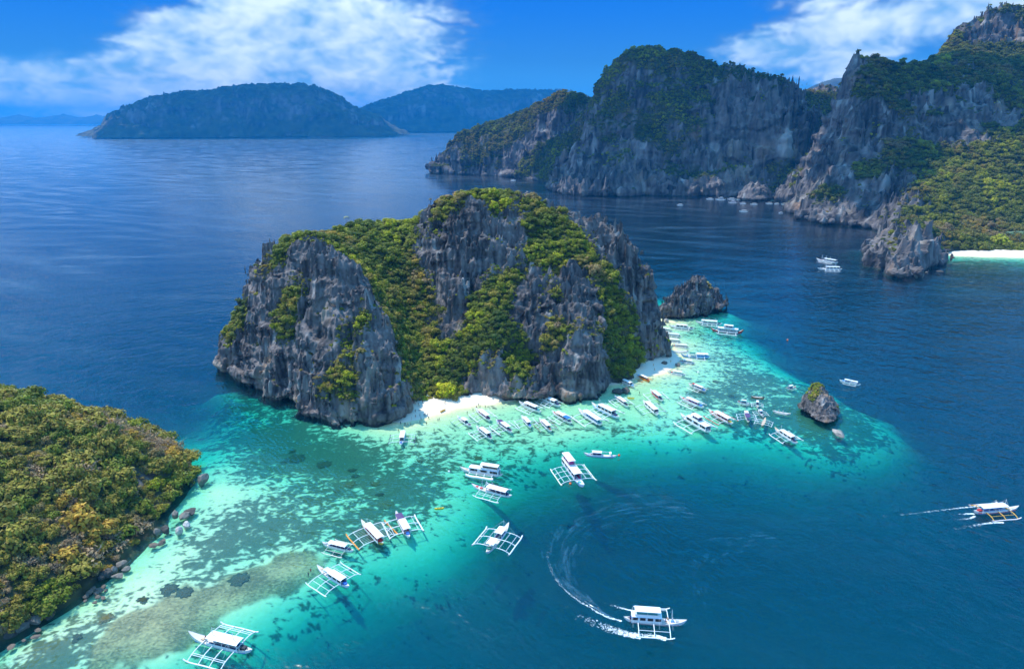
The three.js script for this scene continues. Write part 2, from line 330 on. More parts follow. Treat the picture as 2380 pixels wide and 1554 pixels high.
// depth marks: u, v, metres down (minus: sand above the water), share of coral, share of brown weed
const DEPTHS = [
  // beaches of the island: the edge of the wood, the dry sand, the water line
  [945, 950, -1.8], [960, 930, -2.8], [1000, 926, -2.8], [1035, 924, -2.8], [1062, 921, -2.8], [1085, 906, -2.8], [1112, 916, -2.4], [1150, 920, -2.2], [1180, 914, -2.2], [1210, 905, -2.2], [1236, 896, -1.8],
  [925, 992, 0.1], [965, 980, 0], [1010, 966, 0], [1060, 949, 0], [1110, 941, 0], [1160, 932, 0], [1205, 922, 0], [1240, 908, 0.1],
  [1425, 882, -1.8], [1440, 864, -2.4], [1462, 855, -2.8], [1482, 846, -2.8], [1505, 844, -2.2], [1530, 838, -1.4], [1550, 828, -1], [1420, 897, 0.2], [1440, 888, 0], [1480, 880, 0], [1520, 873, 0], [1560, 862, 0], [1582, 845, 0], [1582, 825, 0], [1572, 805, 0], [1562, 785, 0.2], [1555, 760, 0.4], [1530, 726, 0.3], [1540, 745, -0.2],
  // shallows in front of the beaches
  [930, 1005, 0.8], [1000, 985, 0.5], [1060, 970, 0.5], [1120, 955, 0.5], [1200, 940, 0.6], [1260, 930, 0.8, 0.1], [1320, 945, 1.0, 0.1], [1400, 945, 1.2, 0.1], [1440, 910, 0.7], [1500, 895, 0.6], [1560, 885, 0.6], [1600, 860, 0.6], [1610, 820, 0.8], [1600, 780, 1.0, 0.2], [1640, 750, 1.4, 0.4], [1700, 722, 2.4, 0.3],
  [880, 1020, 1.2, 0.25], [820, 1005, 1.6, 0.3], [740, 990, 2.2, 0.4], [660, 965, 3.0, 0.5], [590, 930, 4.4, 0.6], [530, 905, 6, 0.4], [495, 885, 8],
  [600, 1010, 3.2, 0.9], [560, 985, 4.2, 0.7], [680, 1050, 2.6, 0.95], [780, 1060, 2.4, 0.9], [850, 1080, 2.2, 0.75], [620, 1060, 2.6, 0.75], [540, 1040, 3.0, 0.5], [700, 1010, 2.6, 0.9], [940, 1080, 2.0, 0.55], [950, 1040, 1.4, 0.35], [1040, 1030, 1.3, 0.4], [1100, 1010, 1.2, 0.3], [1150, 1000, 1.2, 0.35], [1060, 1080, 2.0, 0.35],
  [900, 1150, 2.0, 0.7], [980, 1150, 2.2, 0.6], [1040, 1130, 2.4, 0.45], [850, 1190, 1.9, 0.6], [780, 1160, 1.7, 0.55], [720, 1110, 1.9, 0.55], [640, 1120, 1.6, 0.4], [560, 1100, 1.6, 0.3], [500, 1090, 1.6, 0.2], [940, 1210, 2.6, 0.5],
  [500, 1140, 0.7, 0.1], [520, 1190, 0.8, 0.35], [600, 1180, 1.1, 0.5], [680, 1190, 1.3, 0.55], [560, 1250, 1.0, 0.55], [650, 1250, 1.2, 0.6], [480, 1260, 0.8, 0.4], [740, 1230, 1.6, 0.6], [780, 1260, 2.2, 0.5], [420, 1290, 0.6, 0.25], [460, 1320, 0.9, 0.45], [520, 1310, 1.1, 0.45], [380, 1340, 0.7, 0.4], [600, 1290, 1.4, 0.4],
  [330, 1350, 0.45, 0.1], [280, 1390, 0.5, 0.3], [220, 1430, 0.4, 0.3], [160, 1470, 0.4, 0.5], [100, 1490, 0.4, 0.3], [40, 1520, 0.4, 0.3], [200, 1480, 0.8, 0.7], [150, 1530, 1.0, 0.9], [80, 1554, 1.0, 0.8], [240, 1540, 1.2, 0.4, 0.4], [0, 1580, 1, 0.7],
  [300, 1450, 0.8, 0.2, 1], [260, 1480, 0.9, 0.2, 1], [340, 1480, 1.0, 0.1, 1], [400, 1440, 1.0, 0.1, 1], [460, 1410, 1.2, 0.1, 1], [420, 1480, 1.4, 0.15, 1], [540, 1380, 1.3, 0.1, 1], [620, 1340, 1.5, 0.1, 1], [690, 1290, 1.6, 0.2, 1], [720, 1320, 2.0, 0.1, 0.8], [220, 1510, 1.0, 0.3, 0.8], [380, 1520, 1.8, 0.1, 0.6], [340, 1554, 2.2, 0.1, 0.1], [250, 1600, 2, 0.2, 0.2],
  [480, 1470, 1.9, 0.2, 0.3], [560, 1440, 2.4, 0.2, 0.1], [640, 1400, 2.8, 0.2, 0.1], [720, 1370, 3.4, 0.3], [430, 1540, 3.2, 0.3], [520, 1510, 4.2, 0.3], [600, 1470, 5, 0.3], [680, 1430, 6, 0.3], [760, 1390, 6.5, 0.2], [800, 1330, 4.4, 0.3], [830, 1290, 2.8, 0.3], [880, 1300, 4.2, 0.1], [940, 1270, 3.6], [1000, 1240, 3.4], [1050, 1200, 3.4], [1090, 1160, 3.4, 0.1], [1080, 1120, 3.0, 0.2],
  [560, 1554, 9], [640, 1520, 12], [720, 1470, 14], [800, 1430, 14], [880, 1370, 12], [960, 1330, 9], [1030, 1290, 7.5], [1090, 1240, 7], [1130, 1190, 6.5], [1160, 1140, 5.5], [1180, 1100, 4.6, 0.2], [1150, 1060, 2.8, 0.4], [1220, 1060, 3.2, 0.4], [1280, 1040, 2.4, 0.3], [1340, 1020, 1.8, 0.2], [1400, 1000, 1.4, 0.2], [1250, 1000, 1.2, 0.25], [1320, 985, 1.0, 0.2],
  [1240, 1100, 9], [1300, 1070, 8], [1340, 1110, 14], [1380, 1050, 7.5], [1440, 1030, 5], [1500, 1010, 2.6, 0.2], [1470, 985, 1.6, 0.15], [1540, 1000, 2.0, 0.2], [1540, 970, 1.2, 0.2], [1480, 950, 0.9, 0.1], [1500, 1050, 10], [1580, 1040, 8], [1620, 1020, 4], [1660, 1000, 2.4, 0.3], [1640, 970, 1.4, 0.3], [1600, 930, 1.0, 0.35], [1560, 920, 0.9, 0.15], [1680, 960, 1.4, 0.4], [1740, 985, 2.6, 0.6], [1720, 1015, 5], [1780, 1030, 7],
  [1650, 900, 1.0, 0.5], [1700, 880, 1.0, 0.5], [1750, 900, 1.1, 0.55], [1800, 920, 1.4, 0.4], [1660, 850, 0.9, 0.4], [1700, 820, 1.3, 0.4], [1740, 850, 1.4, 0.5], [1790, 870, 1.6, 0.5], [1840, 890, 2.0, 0.6], [1690, 780, 2.2, 0.4], [1740, 800, 3.0, 0.3], [1780, 830, 2.6, 0.35], [1830, 950, 1.8, 0.8], [1860, 920, 1.7, 0.8], [1900, 900, 2.6, 0.7], [1880, 1000, 2.4, 0.7], [1920, 1010, 2.6, 0.6], [1850, 1000, 2.8, 0.7], [1960, 930, 3.0, 0.6], [1980, 970, 3.2, 0.7], [2020, 950, 4.2, 0.5], [2040, 990, 4.6, 0.5], [1980, 1020, 4.2, 0.5], [1900, 1040, 5, 0.4], [2060, 1040, 7, 0.2], [2100, 990, 7, 0.2], [2130, 1020, 11], [2080, 950, 7.5], [1960, 1060, 8, 0.2], [1880, 870, 5.5, 0.2], [1830, 850, 5], [1780, 790, 7], [1730, 740, 8], [1940, 890, 6.5, 0.2],
  // the drop into deep water
  [1720, 700, 15], [1780, 750, 16], [1840, 810, 16], [1900, 850, 15], [1980, 890, 16], [2060, 920, 18], [2140, 970, 18], [2200, 1040, 21], [2100, 1080, 18], [1980, 1090, 18], [1860, 1070, 14], [1760, 1060, 15], [1660, 1050, 14], [1580, 1080, 20], [1480, 1090, 22], [1400, 1130, 23], [1300, 1160, 22], [1220, 1180, 18], [1180, 1250, 18], [1100, 1320, 18], [1000, 1380, 20], [900, 1440, 21], [800, 1490, 22], [700, 1554, 21],
  [480, 1060, 3.4, 0.2], [440, 1030, 5.5, 0.2], [500, 1020, 5, 0.5], [520, 975, 7, 0.4], [460, 985, 10], [400, 990, 9], [340, 975, 14], [430, 940, 16], [470, 905, 17], [480, 860, 20], [540, 930, 5.5, 0.7],
  [1500, 690, 5], [1530, 680, 6], [1480, 660, 14], [1560, 650, 16], [1650, 620, 20], [1440, 620, 20],
  // the cove of the cape
  [2222, 584, -2.8], [2260, 581, -3.2], [2320, 580, -3.2], [2380, 580, -3.2], [2460, 580, -3.2], [2222, 594, 0], [2260, 596, 0], [2320, 597, 0], [2380, 599, 0], [2460, 602, 0], [2240, 606, 3, 0.7], [2300, 607, 3, 0.7], [2370, 612, 3, 0.6], [2240, 625, 7, 0.8], [2300, 632, 10, 0.6], [2370, 640, 11, 0.5], [2460, 650, 12], [2200, 650, 14], [2140, 680, 18], [2300, 680, 22], [2015, 560, 7, 0.2], [1990, 545, 10], [2000, 600, 14], [2020, 640, 18],
].map(([u, v, d, coral = 0, weed = 0]) => Object.assign(onLevel(u, v, Math.max(0, -d)), { y: -d * (weed > 0.5 ? 0.5 : 1), leaf: coral, weed }));
const bedLimits = { x0: -330, x1: 800, z0: -860, z1: -70 };
const deepRing = [];
for (let x = -330; x <= 800; x += 95) for (let z = -860; z <= -70; z += 80) if (DEPTHS.every((m) => Math.hypot(m.x - x, m.z - z) > 62)) deepRing.push(Object.assign(new THREE.Vector3(x, -DEEP, z), { leaf: 0, weed: 0 }));
const bedMarks = [...DEPTHS, ...deepRing], bedSpline = spline(bedMarks), weedSpline = spline(bedMarks.map((m) => Object.assign(m.clone(), { leaf: m.weed })));
const bedTable = new Grid(bedLimits.x0, bedLimits.z0, bedLimits.x1, bedLimits.z1, 2.5, (x, z) => bedSpline(x, z, 0));
const reefTable = new Grid(bedLimits.x0, bedLimits.z0, bedLimits.x1, bedLimits.z1, 4, (x, z) => bedSpline(x, z, 1));
const weedTable = new Grid(bedLimits.x0, bedLimits.z0, bedLimits.x1, bedLimits.z1, 4, (x, z) => weedSpline(x, z, 1));
function bedLevel(x, z) {
  const edge = Math.min(x - bedLimits.x0, bedLimits.x1 - x, z - bedLimits.z0, bedLimits.z1 - z);
  if (edge <= 0) return -DEEP;
  let h = bedTable.at(x, z);
  const under = smooth(0.2, 1.5, -h);
  h += under * (0.35 * fbm(x * 0.12, 1.5, z * 0.12, 3) + (h < -3 ? smooth(3, 9, -h) * 1.2 * fbm(x * 0.03, 7, z * 0.03, 3) : 0)) + 0.10 * n3(x * 0.25, 3, z * 0.25) * (h > -0.4 ? 1 : 0);
  return mix(-DEEP, clamp(h, -DEEP, 3.4), smooth(0, 50, edge));
}
function bedTexture() {                                                  // sand, coral rubble, living reef and brown weed, laid out in plan
  const W = 2048, H = 2048, data = new Uint8Array(W * H * 4), sx = (bedLimits.x1 - bedLimits.x0) / W, sz = (bedLimits.z1 - bedLimits.z0) / H;
  const enc = (x) => Math.round(255 * clamp(x <= 0.0031308 ? 12.92 * x : 1.055 * Math.pow(x, 1 / 2.4) - 0.055));
  const lut = new Uint8Array(4096).map((_, i) => enc(i / 4095));
  for (let k = 0; k < H; k++) for (let i = 0; i < W; i++) {
    const x = bedLimits.x0 + (i + 0.5) * sx, z = bedLimits.z0 + (k + 0.5) * sz, o = (k * W + i) * 4, h = bedTable.at(x, z);
    const g = n3(x * 0.9, 0, z * 0.9), fine = n3(x * 2.1, 5, z * 2.1);
    let r = 0.60 + 0.06 * g, gg = 0.57 + 0.06 * g, b = 0.31 + 0.05 * g;
    if (h < 0.2 && h > -20) {
      const reef = clamp(reefTable.at(x, z)), weed = clamp(weedTable.at(x, z) * 1.1 - 0.05 + 0.75 * fbm(x * 0.06, 11, z * 0.06, 4));
      const wx = x + 2.2 * n3(x * 0.16, 4, z * 0.16), wz = z + 2.2 * n3(x * 0.16, 9, z * 0.16);
      const lumps = 0.8 * n3(wx * 0.19, 2, wz * 0.24) + 0.9 * n3(wx * 0.42, 6, wz * 0.52) + 0.7 * n3(wx * 0.9, 8, wz * 1.05) + 0.3 * fine, big = 1.7 * fbm(x * 0.035, 3, z * 0.045, 4);
      const c = smooth(0.40, 0.56, reef * 0.9 + 0.44 * lumps + 0.28 * big + 0.12), rub = smooth(0.1, 0.6, reef + 0.4 * lumps + 0.5 * big);
      const pale = mix3([r, gg, b], [0.44, 0.46, 0.33], rub * 0.7);
      let col = mix3(pale, mix3([0.018, 0.040, 0.018], [0.10, 0.105, 0.045], clamp(0.5 + 0.7 * fine + 0.4 * g)), c * 0.9);
      const wcol = mix3([0.085, 0.07, 0.025], [0.42, 0.32, 0.14], clamp(0.45 + 0.9 * fine + 0.5 * g + 1.1 * fbm(x * 0.09, 2, z * 0.09, 3)));
      col = mix3(col, wcol, smooth(0.38, 0.58, weed) * 0.93);
      [r, gg, b] = col;
    } else if (h >= 0.2) { const m = smooth(0.3, 0.5, 0.5 * fbm(x * 0.3, 2, z * 0.3, 3) + 0.35 * g); r = mix(0.70, 0.56, m); gg = mix(0.60, 0.46, m); b = mix(0.47, 0.34, m); }
    data[o] = lut[(clamp(r) * 4095) | 0]; data[o + 1] = lut[(clamp(gg) * 4095) | 0]; data[o + 2] = lut[(clamp(b) * 4095) | 0]; data[o + 3] = 255;
  }
  const t = new THREE.DataTexture(data, W, H);
  t.colorSpace = THREE.SRGBColorSpace; t.magFilter = t.minFilter = THREE.LinearFilter; t.wrapS = t.wrapT = THREE.RepeatWrapping; t.needsUpdate = true;
  return t;
}
{
  const xs = uneven(bedLimits.x0, bedLimits.x1, 2.5, 24500), zs = uneven(bedLimits.z0, bedLimits.z1, 2.5, 24500);
  const g = sheet(xs, zs, bedLevel, 1), uv = g.attributes.uv;
  for (let i = 0; i < uv.count; i++) uv.setXY(i, (uv.getX(i) - bedLimits.x0) / (bedLimits.x1 - bedLimits.x0), (uv.getY(i) - bedLimits.z0) / (bedLimits.z1 - bedLimits.z0));
  const sandy = new THREE.MeshStandardMaterial({ name: 'sand_and_reef', map: bedTexture(), roughness: 1 });
  const dry = [], wet = [], P = g.attributes.position, I = g.index.array;               // what stands above the water is beach
  for (let t = 0; t < I.length; t += 3) (Math.max(P.getY(I[t]), P.getY(I[t + 1]), P.getY(I[t + 2])) > 0.05 ? dry : wet).push(I[t], I[t + 1], I[t + 2]);
  const cut = (list) => { const q = g.clone(); q.setIndex(new THREE.BufferAttribute(new Uint32Array(list), 1)); return q; };
  structure('seabed', cut(wet), sandy, 'pale sea floor with dark reef patches seen through the clear shallows');
  structure('beach', cut(dry), sandy, 'white sand beaches at the foot of the cliffs');
  const P2 = [], I2 = [];                                                 // the little cove across the bay
  for (let k = 0; k <= 6; k++) for (let i = 0; i <= 24; i++) { const q = onLevel(1792 + (i / 24) * 70, 464.5 - (k / 6) * 11 + Math.pow((i / 12) - 1, 2) * 1.2, 0); P2.push(q.x, mix(-0.8, 3.4, k / 6) + 0.3 * n3(q.x * 0.1, 0, q.z * 0.1), q.z); if (k && i) { const a = (k - 1) * 25 + i - 1; I2.push(a, a + 1, a + 25, a + 1, a + 26, a + 25); } }
  const cove = new THREE.BufferGeometry(); cove.setAttribute('position', new THREE.Float32BufferAttribute(P2, 3)); cove.setIndex(I2); cove.computeVertexNormals();
  structure('beach', cove, new THREE.MeshStandardMaterial({ name: 'sand', color: new THREE.Color().setRGB(0.72, 0.63, 0.50), roughness: 1 }), 'small pale cove beach under the cliffs across the bay');
}
function rippleTexture(seed, n, sharp) {                                 // height of small waves, repeats without a seam
  const data = new Uint8Array(n * n * 4), r = seeded(seed), waves = [];
  for (let i = 0; i < 46; i++) {
    const f = 2 + Math.pow(r(), 1.2) * 30, a = 1.9 + (r() - 0.5) * 2.3, kx = Math.round(Math.cos(a) * f), kz = Math.round(Math.sin(a) * f), q = Math.hypot(kx, kz);
    if (q) waves.push([kx, kz, r() * 6.283, 1 / Math.pow(q, 0.9)]);
  }
  const v = new Float32Array(n * n);
  let lo = 1e9, hi = -1e9;
  for (let k = 0; k < n; k++) for (let i = 0; i < n; i++) {
    let s = 0;
    const wob = 0.35 * Math.sin((6.283 * (2 * i + k)) / n) + 0.3 * Math.sin((6.283 * (3 * k - i)) / n + 2);
    for (const [kx, kz, p, a] of waves) s += a * (sharp ? 1 - Math.abs(Math.sin(3.1416 * ((kx * i + kz * k) / n) + p / 2 + wob)) : Math.sin(6.283 * ((kx * i + kz * k) / n) + p + wob * 2));
    v[k * n + i] = s; lo = Math.min(lo, s); hi = Math.max(hi, s);
  }
  for (let i = 0; i < n * n; i++) { const q = Math.round((255 * (v[i] - lo)) / (hi - lo)); data.set([q, q, q, 255], i * 4); }
  const t = new THREE.DataTexture(data, n, n);
  t.magFilter = t.minFilter = THREE.LinearFilter; t.wrapS = t.wrapT = THREE.RepeatWrapping; t.needsUpdate = true;
  return t;
}
function normalsOf(t, strength) {                                        // the same waves as a normal map
  const { data, width: n } = t.image, out = new Uint8Array(n * n * 4);
  for (let k = 0; k < n; k++) for (let i = 0; i < n; i++) {
    const h = (x, y) => data[(((y + n) % n) * n + ((x + n) % n)) * 4];
    const dx = (h(i - 1, k) - h(i + 1, k)) * strength, dy = (h(i, k - 1) - h(i, k + 1)) * strength, l = Math.hypot(dx, dy, 255);
    out.set([127.5 + (127.5 * dx) / l, 127.5 + (127.5 * dy) / l, 127.5 + (127.5 * 255) / l, 255], (k * n + i) * 4);
  }
  const q = new THREE.DataTexture(out, n, n);
  q.magFilter = q.minFilter = THREE.LinearFilter; q.wrapS = q.wrapT = THREE.RepeatWrapping; q.needsUpdate = true;
  return q;
}
{
  const ripples = rippleTexture(3, 1024, false), swell = normalsOf(rippleTexture(8, 512, false), 1.6);
  ripples.repeat.set(1 / 46, 1 / 46); ripples.rotation = 0.35;
  swell.repeat.set(1 / 173, 1 / 173); swell.rotation = -0.5;
  const wind = new Uint8Array(256 * 256 * 4);                            // streaks and patches where the breeze roughens the water
  for (let k = 0; k < 256; k++) for (let i = 0; i < 256; i++) {
    const a = (i / 256) * 6.283, b = (k / 256) * 6.283, q = clamp(0.62 + 0.75 * fbm(Math.cos(a) * 1.3 + Math.cos(b) * 2.6, Math.sin(a) * 1.3 + 4, Math.sin(b) * 2.6 + Math.sin(a), 5));
    wind.set([255, Math.round(255 * q), 255, 255], (k * 256 + i) * 4);
  }
  const gusts = new THREE.DataTexture(wind, 256, 256);
  gusts.magFilter = gusts.minFilter = THREE.LinearFilter; gusts.wrapS = gusts.wrapT = THREE.RepeatWrapping; gusts.needsUpdate = true;
  gusts.repeat.set(1 / 620, 1 / 340); gusts.rotation = 0.2;
  // a breeze ruffles the near water; the far reaches lie calmer
  const reaches = [[100, 0.58, 0.42], [-280, 0.56, 0.38], [-360, 0.5, 0.3], [-460, 0.46, 0.27], [-620, 0.34, 0.2], [-900, 0.25, 0.14], [-1400, 0.19, 0.10], [-24500]];
  const xs = uneven(-500, 900, 100, 24500), parts = [], mats = [];
  for (let i = 0; i + 1 < reaches.length; i++) {
    const [z1, bump, swing] = reaches[i], z0 = reaches[i + 1][0], zs = [];
    for (let k = 0; k <= 8; k++) zs.push(mix(z0, z1, k / 8));
    parts.push(sheet(xs, zs, () => 0, 1));
    mats.push(new THREE.MeshPhysicalMaterial({ name: 'sea_surface', color: new THREE.Color().setRGB(0.97, 1, 1), transmission: 1, thickness: 0, ior: 1.33, roughness: 0.26, roughnessMap: gusts, bumpMap: ripples, bumpScale: bump, normalMap: swell, normalScale: new THREE.Vector2(swing, swing) }));
  }
  parts.push(sheet(xs, [100, 400, 2000, 8000, 24500], () => 0, 1)); mats.push(mats[0]);
  SEA.skin = mats[0];
  const sea = structure('sea', mergeGeometries(parts, true), mats, 'clear sea, turquoise over the reefs and dark blue where it is deep');
  // the water itself thins the light out, red first, and scatters a little of it back, more with depth
  [[-0.04, -2.6, 0.01], [-2.62, -5.5, 0.018], [-5.52, -9, 0.026], [-9.02, -14, 0.034], [-14.02, -DEEP - 4, 0.045]].forEach(([top, bottom, cloudy], i) => {
    const water = new THREE.MeshPhysicalMaterial({ name: 'clear_sea_water', color: new THREE.Color().setRGB(0.0, 0.25, 0.50), transparent: true, opacity: cloudy, roughness: 1, specularIntensity: 0, thickness: 1, attenuationColor: new THREE.Color().setRGB(Math.exp(-2.9), Math.exp(-0.45), Math.exp(-0.40)), attenuationDistance: 10 });
    structure('sea_water', new THREE.BoxGeometry(49000, top - bottom, 49000).translate(0, (top + bottom) / 2, 0), water, ['topmost', 'second', 'third', 'fourth', 'deepest'][i] + ' layer of clear sea water');
  });
}

// ------------------------------------------------------------------ the islands
const island = landmass({
  cell: 0.64, wave: 8, flute: 3.0, spike: 7.5, notch: 3.8, fine: 0.85, mottle: 0.62, lift: 0.1, tan: 0.24, tanTop: 32, seed: 1.7, drop: 10, fall: 7, slope: 0.3,
  shore: [
    [500, 868], [514, 880], [530, 887], [580, 906], [612, 922], [640, 938], [670, 953], [700, 966], [730, 975], [760, 982], [795, 987], [830, 992], [860, 995], [890, 995], [915, 986], [935, 972], [946, 950, 0.3, 1.5],
    [960, 930, 1, 2.5], [1000, 926, 1, 2.5], [1035, 924, 1, 2.5], [1062, 921, 0.8, 2.5], [1085, 906, 0.2, 2.5], [1112, 916, 0, 2], [1150, 920, 0, 2], [1180, 914, 0, 2], [1210, 905, 0, 2], [1236, 896, 0, 1.5],
    [1250, 905], [1280, 922], [1305, 930], [1330, 934], [1355, 936], [1380, 935], [1402, 928], [1414, 915], [1416, 897], [1425, 882, 1, 1.5], [1440, 864, 1, 2], [1462, 855, 1, 2.5], [1482, 846, 0.6, 2.5], [1505, 844, 0.1, 1.5], [1530, 838, 0.1, 1], [1550, 828], [1553, 806],
  ],
  marks: [
    // left buttress
    [505, 815, 374], [540, 765, 378, 0.75], [560, 800, 362], [575, 725, 384, 0.7], [580, 655, 390], [600, 604, 388], [625, 588, 384, 0.2], [645, 583, 372, 0.75], [700, 574, 362, 0.05], [765, 600, 348], [800, 606, 341],
    [830, 652, 336], [870, 712, 327], [900, 772, 320], [925, 842, 314, 0.1], [938, 912, 313, 0.2], [600, 700, 372], [640, 680, 362], [620, 770, 352, 0.1], [650, 760, 344, 0.9], [662, 720, 348, 0.9], [690, 690, 346, 0.75], [700, 770, 330], [720, 700, 342], [760, 660, 338],
    [740, 860, 314], [760, 760, 325], [800, 720, 328, 0.1], [810, 800, 316, 0.2], [790, 890, 307, 0.8], [770, 880, 308, 0.7], [820, 850, 310, 0.55], [860, 800, 313, 0.1], [850, 740, 322, 0.5], [870, 880, 305], [640, 850, 338], [700, 880, 322], [580, 850, 352], [540, 840, 362], [660, 905, 330],
    // forest behind it and the wooded valley
    [700, 556, 388, 1], [760, 541, 400, 1], [800, 525, 428, 1], [850, 523, 438, 1], [900, 522, 444, 1], [950, 518, 446, 1], [985, 513, 446, 0.9], [820, 575, 395, 1], [880, 565, 412, 1], [940, 570, 420, 1], [900, 620, 398, 1], [860, 650, 372, 1], [960, 640, 402, 1],
    [890, 700, 364, 1], [930, 700, 384, 1], [980, 720, 388, 1], [920, 770, 352, 1], [970, 790, 368, 1], [940, 840, 336, 1], [1000, 800, 366, 1], [965, 870, 340, 1], [1010, 860, 348, 1], [1050, 870, 342, 1], [1060, 830, 348, 1],
    // central peak
    [1000, 496, 424], [985, 560, 406, 0.2], [1008, 610, 396, 0.1], [1040, 545, 398], [1055, 600, 388], [1060, 650, 380], [1030, 690, 378], [1065, 720, 370], [1045, 770, 366, 0.1], [1015, 740, 378, 0.4], [1100, 484, 402, 0.05], [1120, 520, 393], [1110, 580, 386], [1090, 650, 378],
    [1050, 462, 424, 0.9], [1025, 480, 418, 0.8], [1100, 452, 428, 1], [1150, 450, 426, 1], [1190, 453, 422, 0.6], [1212, 454, 420, 0.2], [1150, 480, 406, 0.7], [1185, 510, 398, 0.1], [1200, 560, 390, 0], [1180, 610, 384, 0], [1210, 600, 384, 0.2], [1150, 560, 390, 0.4], [1150, 640, 377, 0.5],
    [1110, 720, 362, 1], [1150, 700, 364, 1], [1200, 650, 374, 0.9], [1120, 780, 350, 1], [1080, 800, 354, 1], [1090, 860, 336, 0.45], [1120, 830, 337, 0.3], [1150, 850, 334, 0.3], [1170, 790, 346, 0.6], [1200, 850, 337, 0.9], [1215, 790, 348, 1], [1180, 880, 331, 0.3], [1225, 850, 343, 0.9],
    // the front buttress with its overhanging corner
    [1216, 665, 372], [1230, 720, 362], [1240, 780, 352], [1250, 850, 340], [1262, 690, 362], [1260, 760, 350], [1275, 700, 360], [1280, 880, 333], [1330, 870, 331], [1390, 860, 333], [1310, 820, 338], [1360, 810, 339], [1395, 810, 344], [1270, 790, 345, 0.95], [1290, 760, 350, 0.8], [1325, 765, 349, 0.3],
    [1330, 720, 356], [1290, 690, 364, 0.6], [1320, 650, 373], [1350, 650, 371], [1335, 625, 379], [1380, 690, 366], [1390, 745, 356, 0.2], [1300, 630, 380, 0.5], [1350, 700, 360], [1400, 785, 350, 0.6],
    // wooded slope to the right
    [1250, 475, 414, 0.85], [1250, 530, 398, 1], [1240, 590, 388, 0.9], [1290, 510, 405, 1], [1300, 560, 395, 1], [1290, 600, 386, 0.9], [1350, 560, 398, 1], [1360, 605, 388, 1], [1400, 640, 384, 1], [1410, 690, 376, 1], [1430, 730, 372, 1], [1425, 790, 360, 0.9], [1460, 740, 380, 1], [1450, 800, 366, 1], [1435, 840, 356, 1], [1480, 800, 378, 1],
    // rock ridge at the far right
    [1300, 490, 420, 0.1], [1322, 500, 418], [1348, 504, 417], [1376, 560, 402], [1390, 528, 408], [1404, 522, 412], [1426, 535, 410], [1436, 556, 405], [1400, 590, 398, 0.2], [1440, 600, 396], [1468, 574, 406], [1484, 604, 402], [1500, 622, 406], [1470, 650, 392], [1513, 656, 408], [1516, 705, 408], [1490, 700, 394], [1500, 760, 388], [1535, 768, 402], [1520, 810, 388, 0.5], [1545, 806, 404],
  ],
  back: [[1545, 445], [1510, 478], [1400, 492], [1250, 505], [1100, 510], [950, 508], [800, 492], [690, 465], [600, 440], [530, 412], [492, 388], [1150, 470, 55, 1], [900, 475, 40, 1], [1350, 455, 45, 0.4], [720, 420, 45, 0.6], [1480, 435, 28]],
});
structure('karst_island', island, ROCKMAT, 'steep grey limestone island in the middle, wooded in its valleys');

const islet = landmass({
  cell: 0.55, wave: 5, flute: 2.2, spike: 8, notch: 4, fine: 0.85, tan: 0.0, seed: 4.1, drop: 10, fall: 6,
  shore: [[1544, 744], [1560, 746], [1576, 746], [1595, 744], [1612, 741], [1632, 733], [1650, 723], [1670, 719], [1687, 714]],
  marks: [[1552, 692, 484], [1568, 680, 492], [1590, 668, 496], [1611, 654, 498], [1622, 643, 500], [1640, 649, 503, 0.3], [1655, 652, 508, 0.8], [1670, 667, 512, 0.3], [1688, 686, 516], [1600, 700, 489], [1640, 690, 497], [1665, 694, 506], [1580, 715, 485, 0.2], [1560, 715, 484], [1630, 715, 496]],
  back: [[1690, 535], [1660, 540], [1620, 532], [1575, 520], [1545, 505]],
});
structure('karst_islet', islet, ROCKMAT, 'low jagged rock islet behind the anchored boats, right of the island');

const stack = landmass({
  cell: 0.35, wave: 3.2, flute: 1.0, spike: 2.2, notch: 1.6, fine: 0.8, tan: 0.0, seed: 6.6, drop: 6, fall: 3, slope: 0.1,
  shore: [[1877, 966], [1893, 982], [1905, 992], [1917, 998], [1933, 995], [1950, 980]],
  marks: [[1869, 930, 318], [1874, 950, 314], [1870, 908, 321, 0.3], [1880, 895, 324, 0.7], [1893, 888, 325, 0.9], [1887, 918, 314, 1], [1908, 892, 325, 0.6], [1925, 912, 321], [1908, 928, 310], [1900, 950, 306], [1922, 950, 305], [1948, 950, 312, 0.4], [1941, 932, 317, 0.3], [1915, 975, 301.5], [1897, 972, 305.5], [1932, 972, 303, 0.2]],
  back: [[1960, 314], [1957, 325], [1935, 336], [1900, 340], [1870, 335], [1863, 324]],
});
structure('sea_stack', stack, ROCKMAT, 'tall lone rock with a yellow green bush, standing in the right shallows');

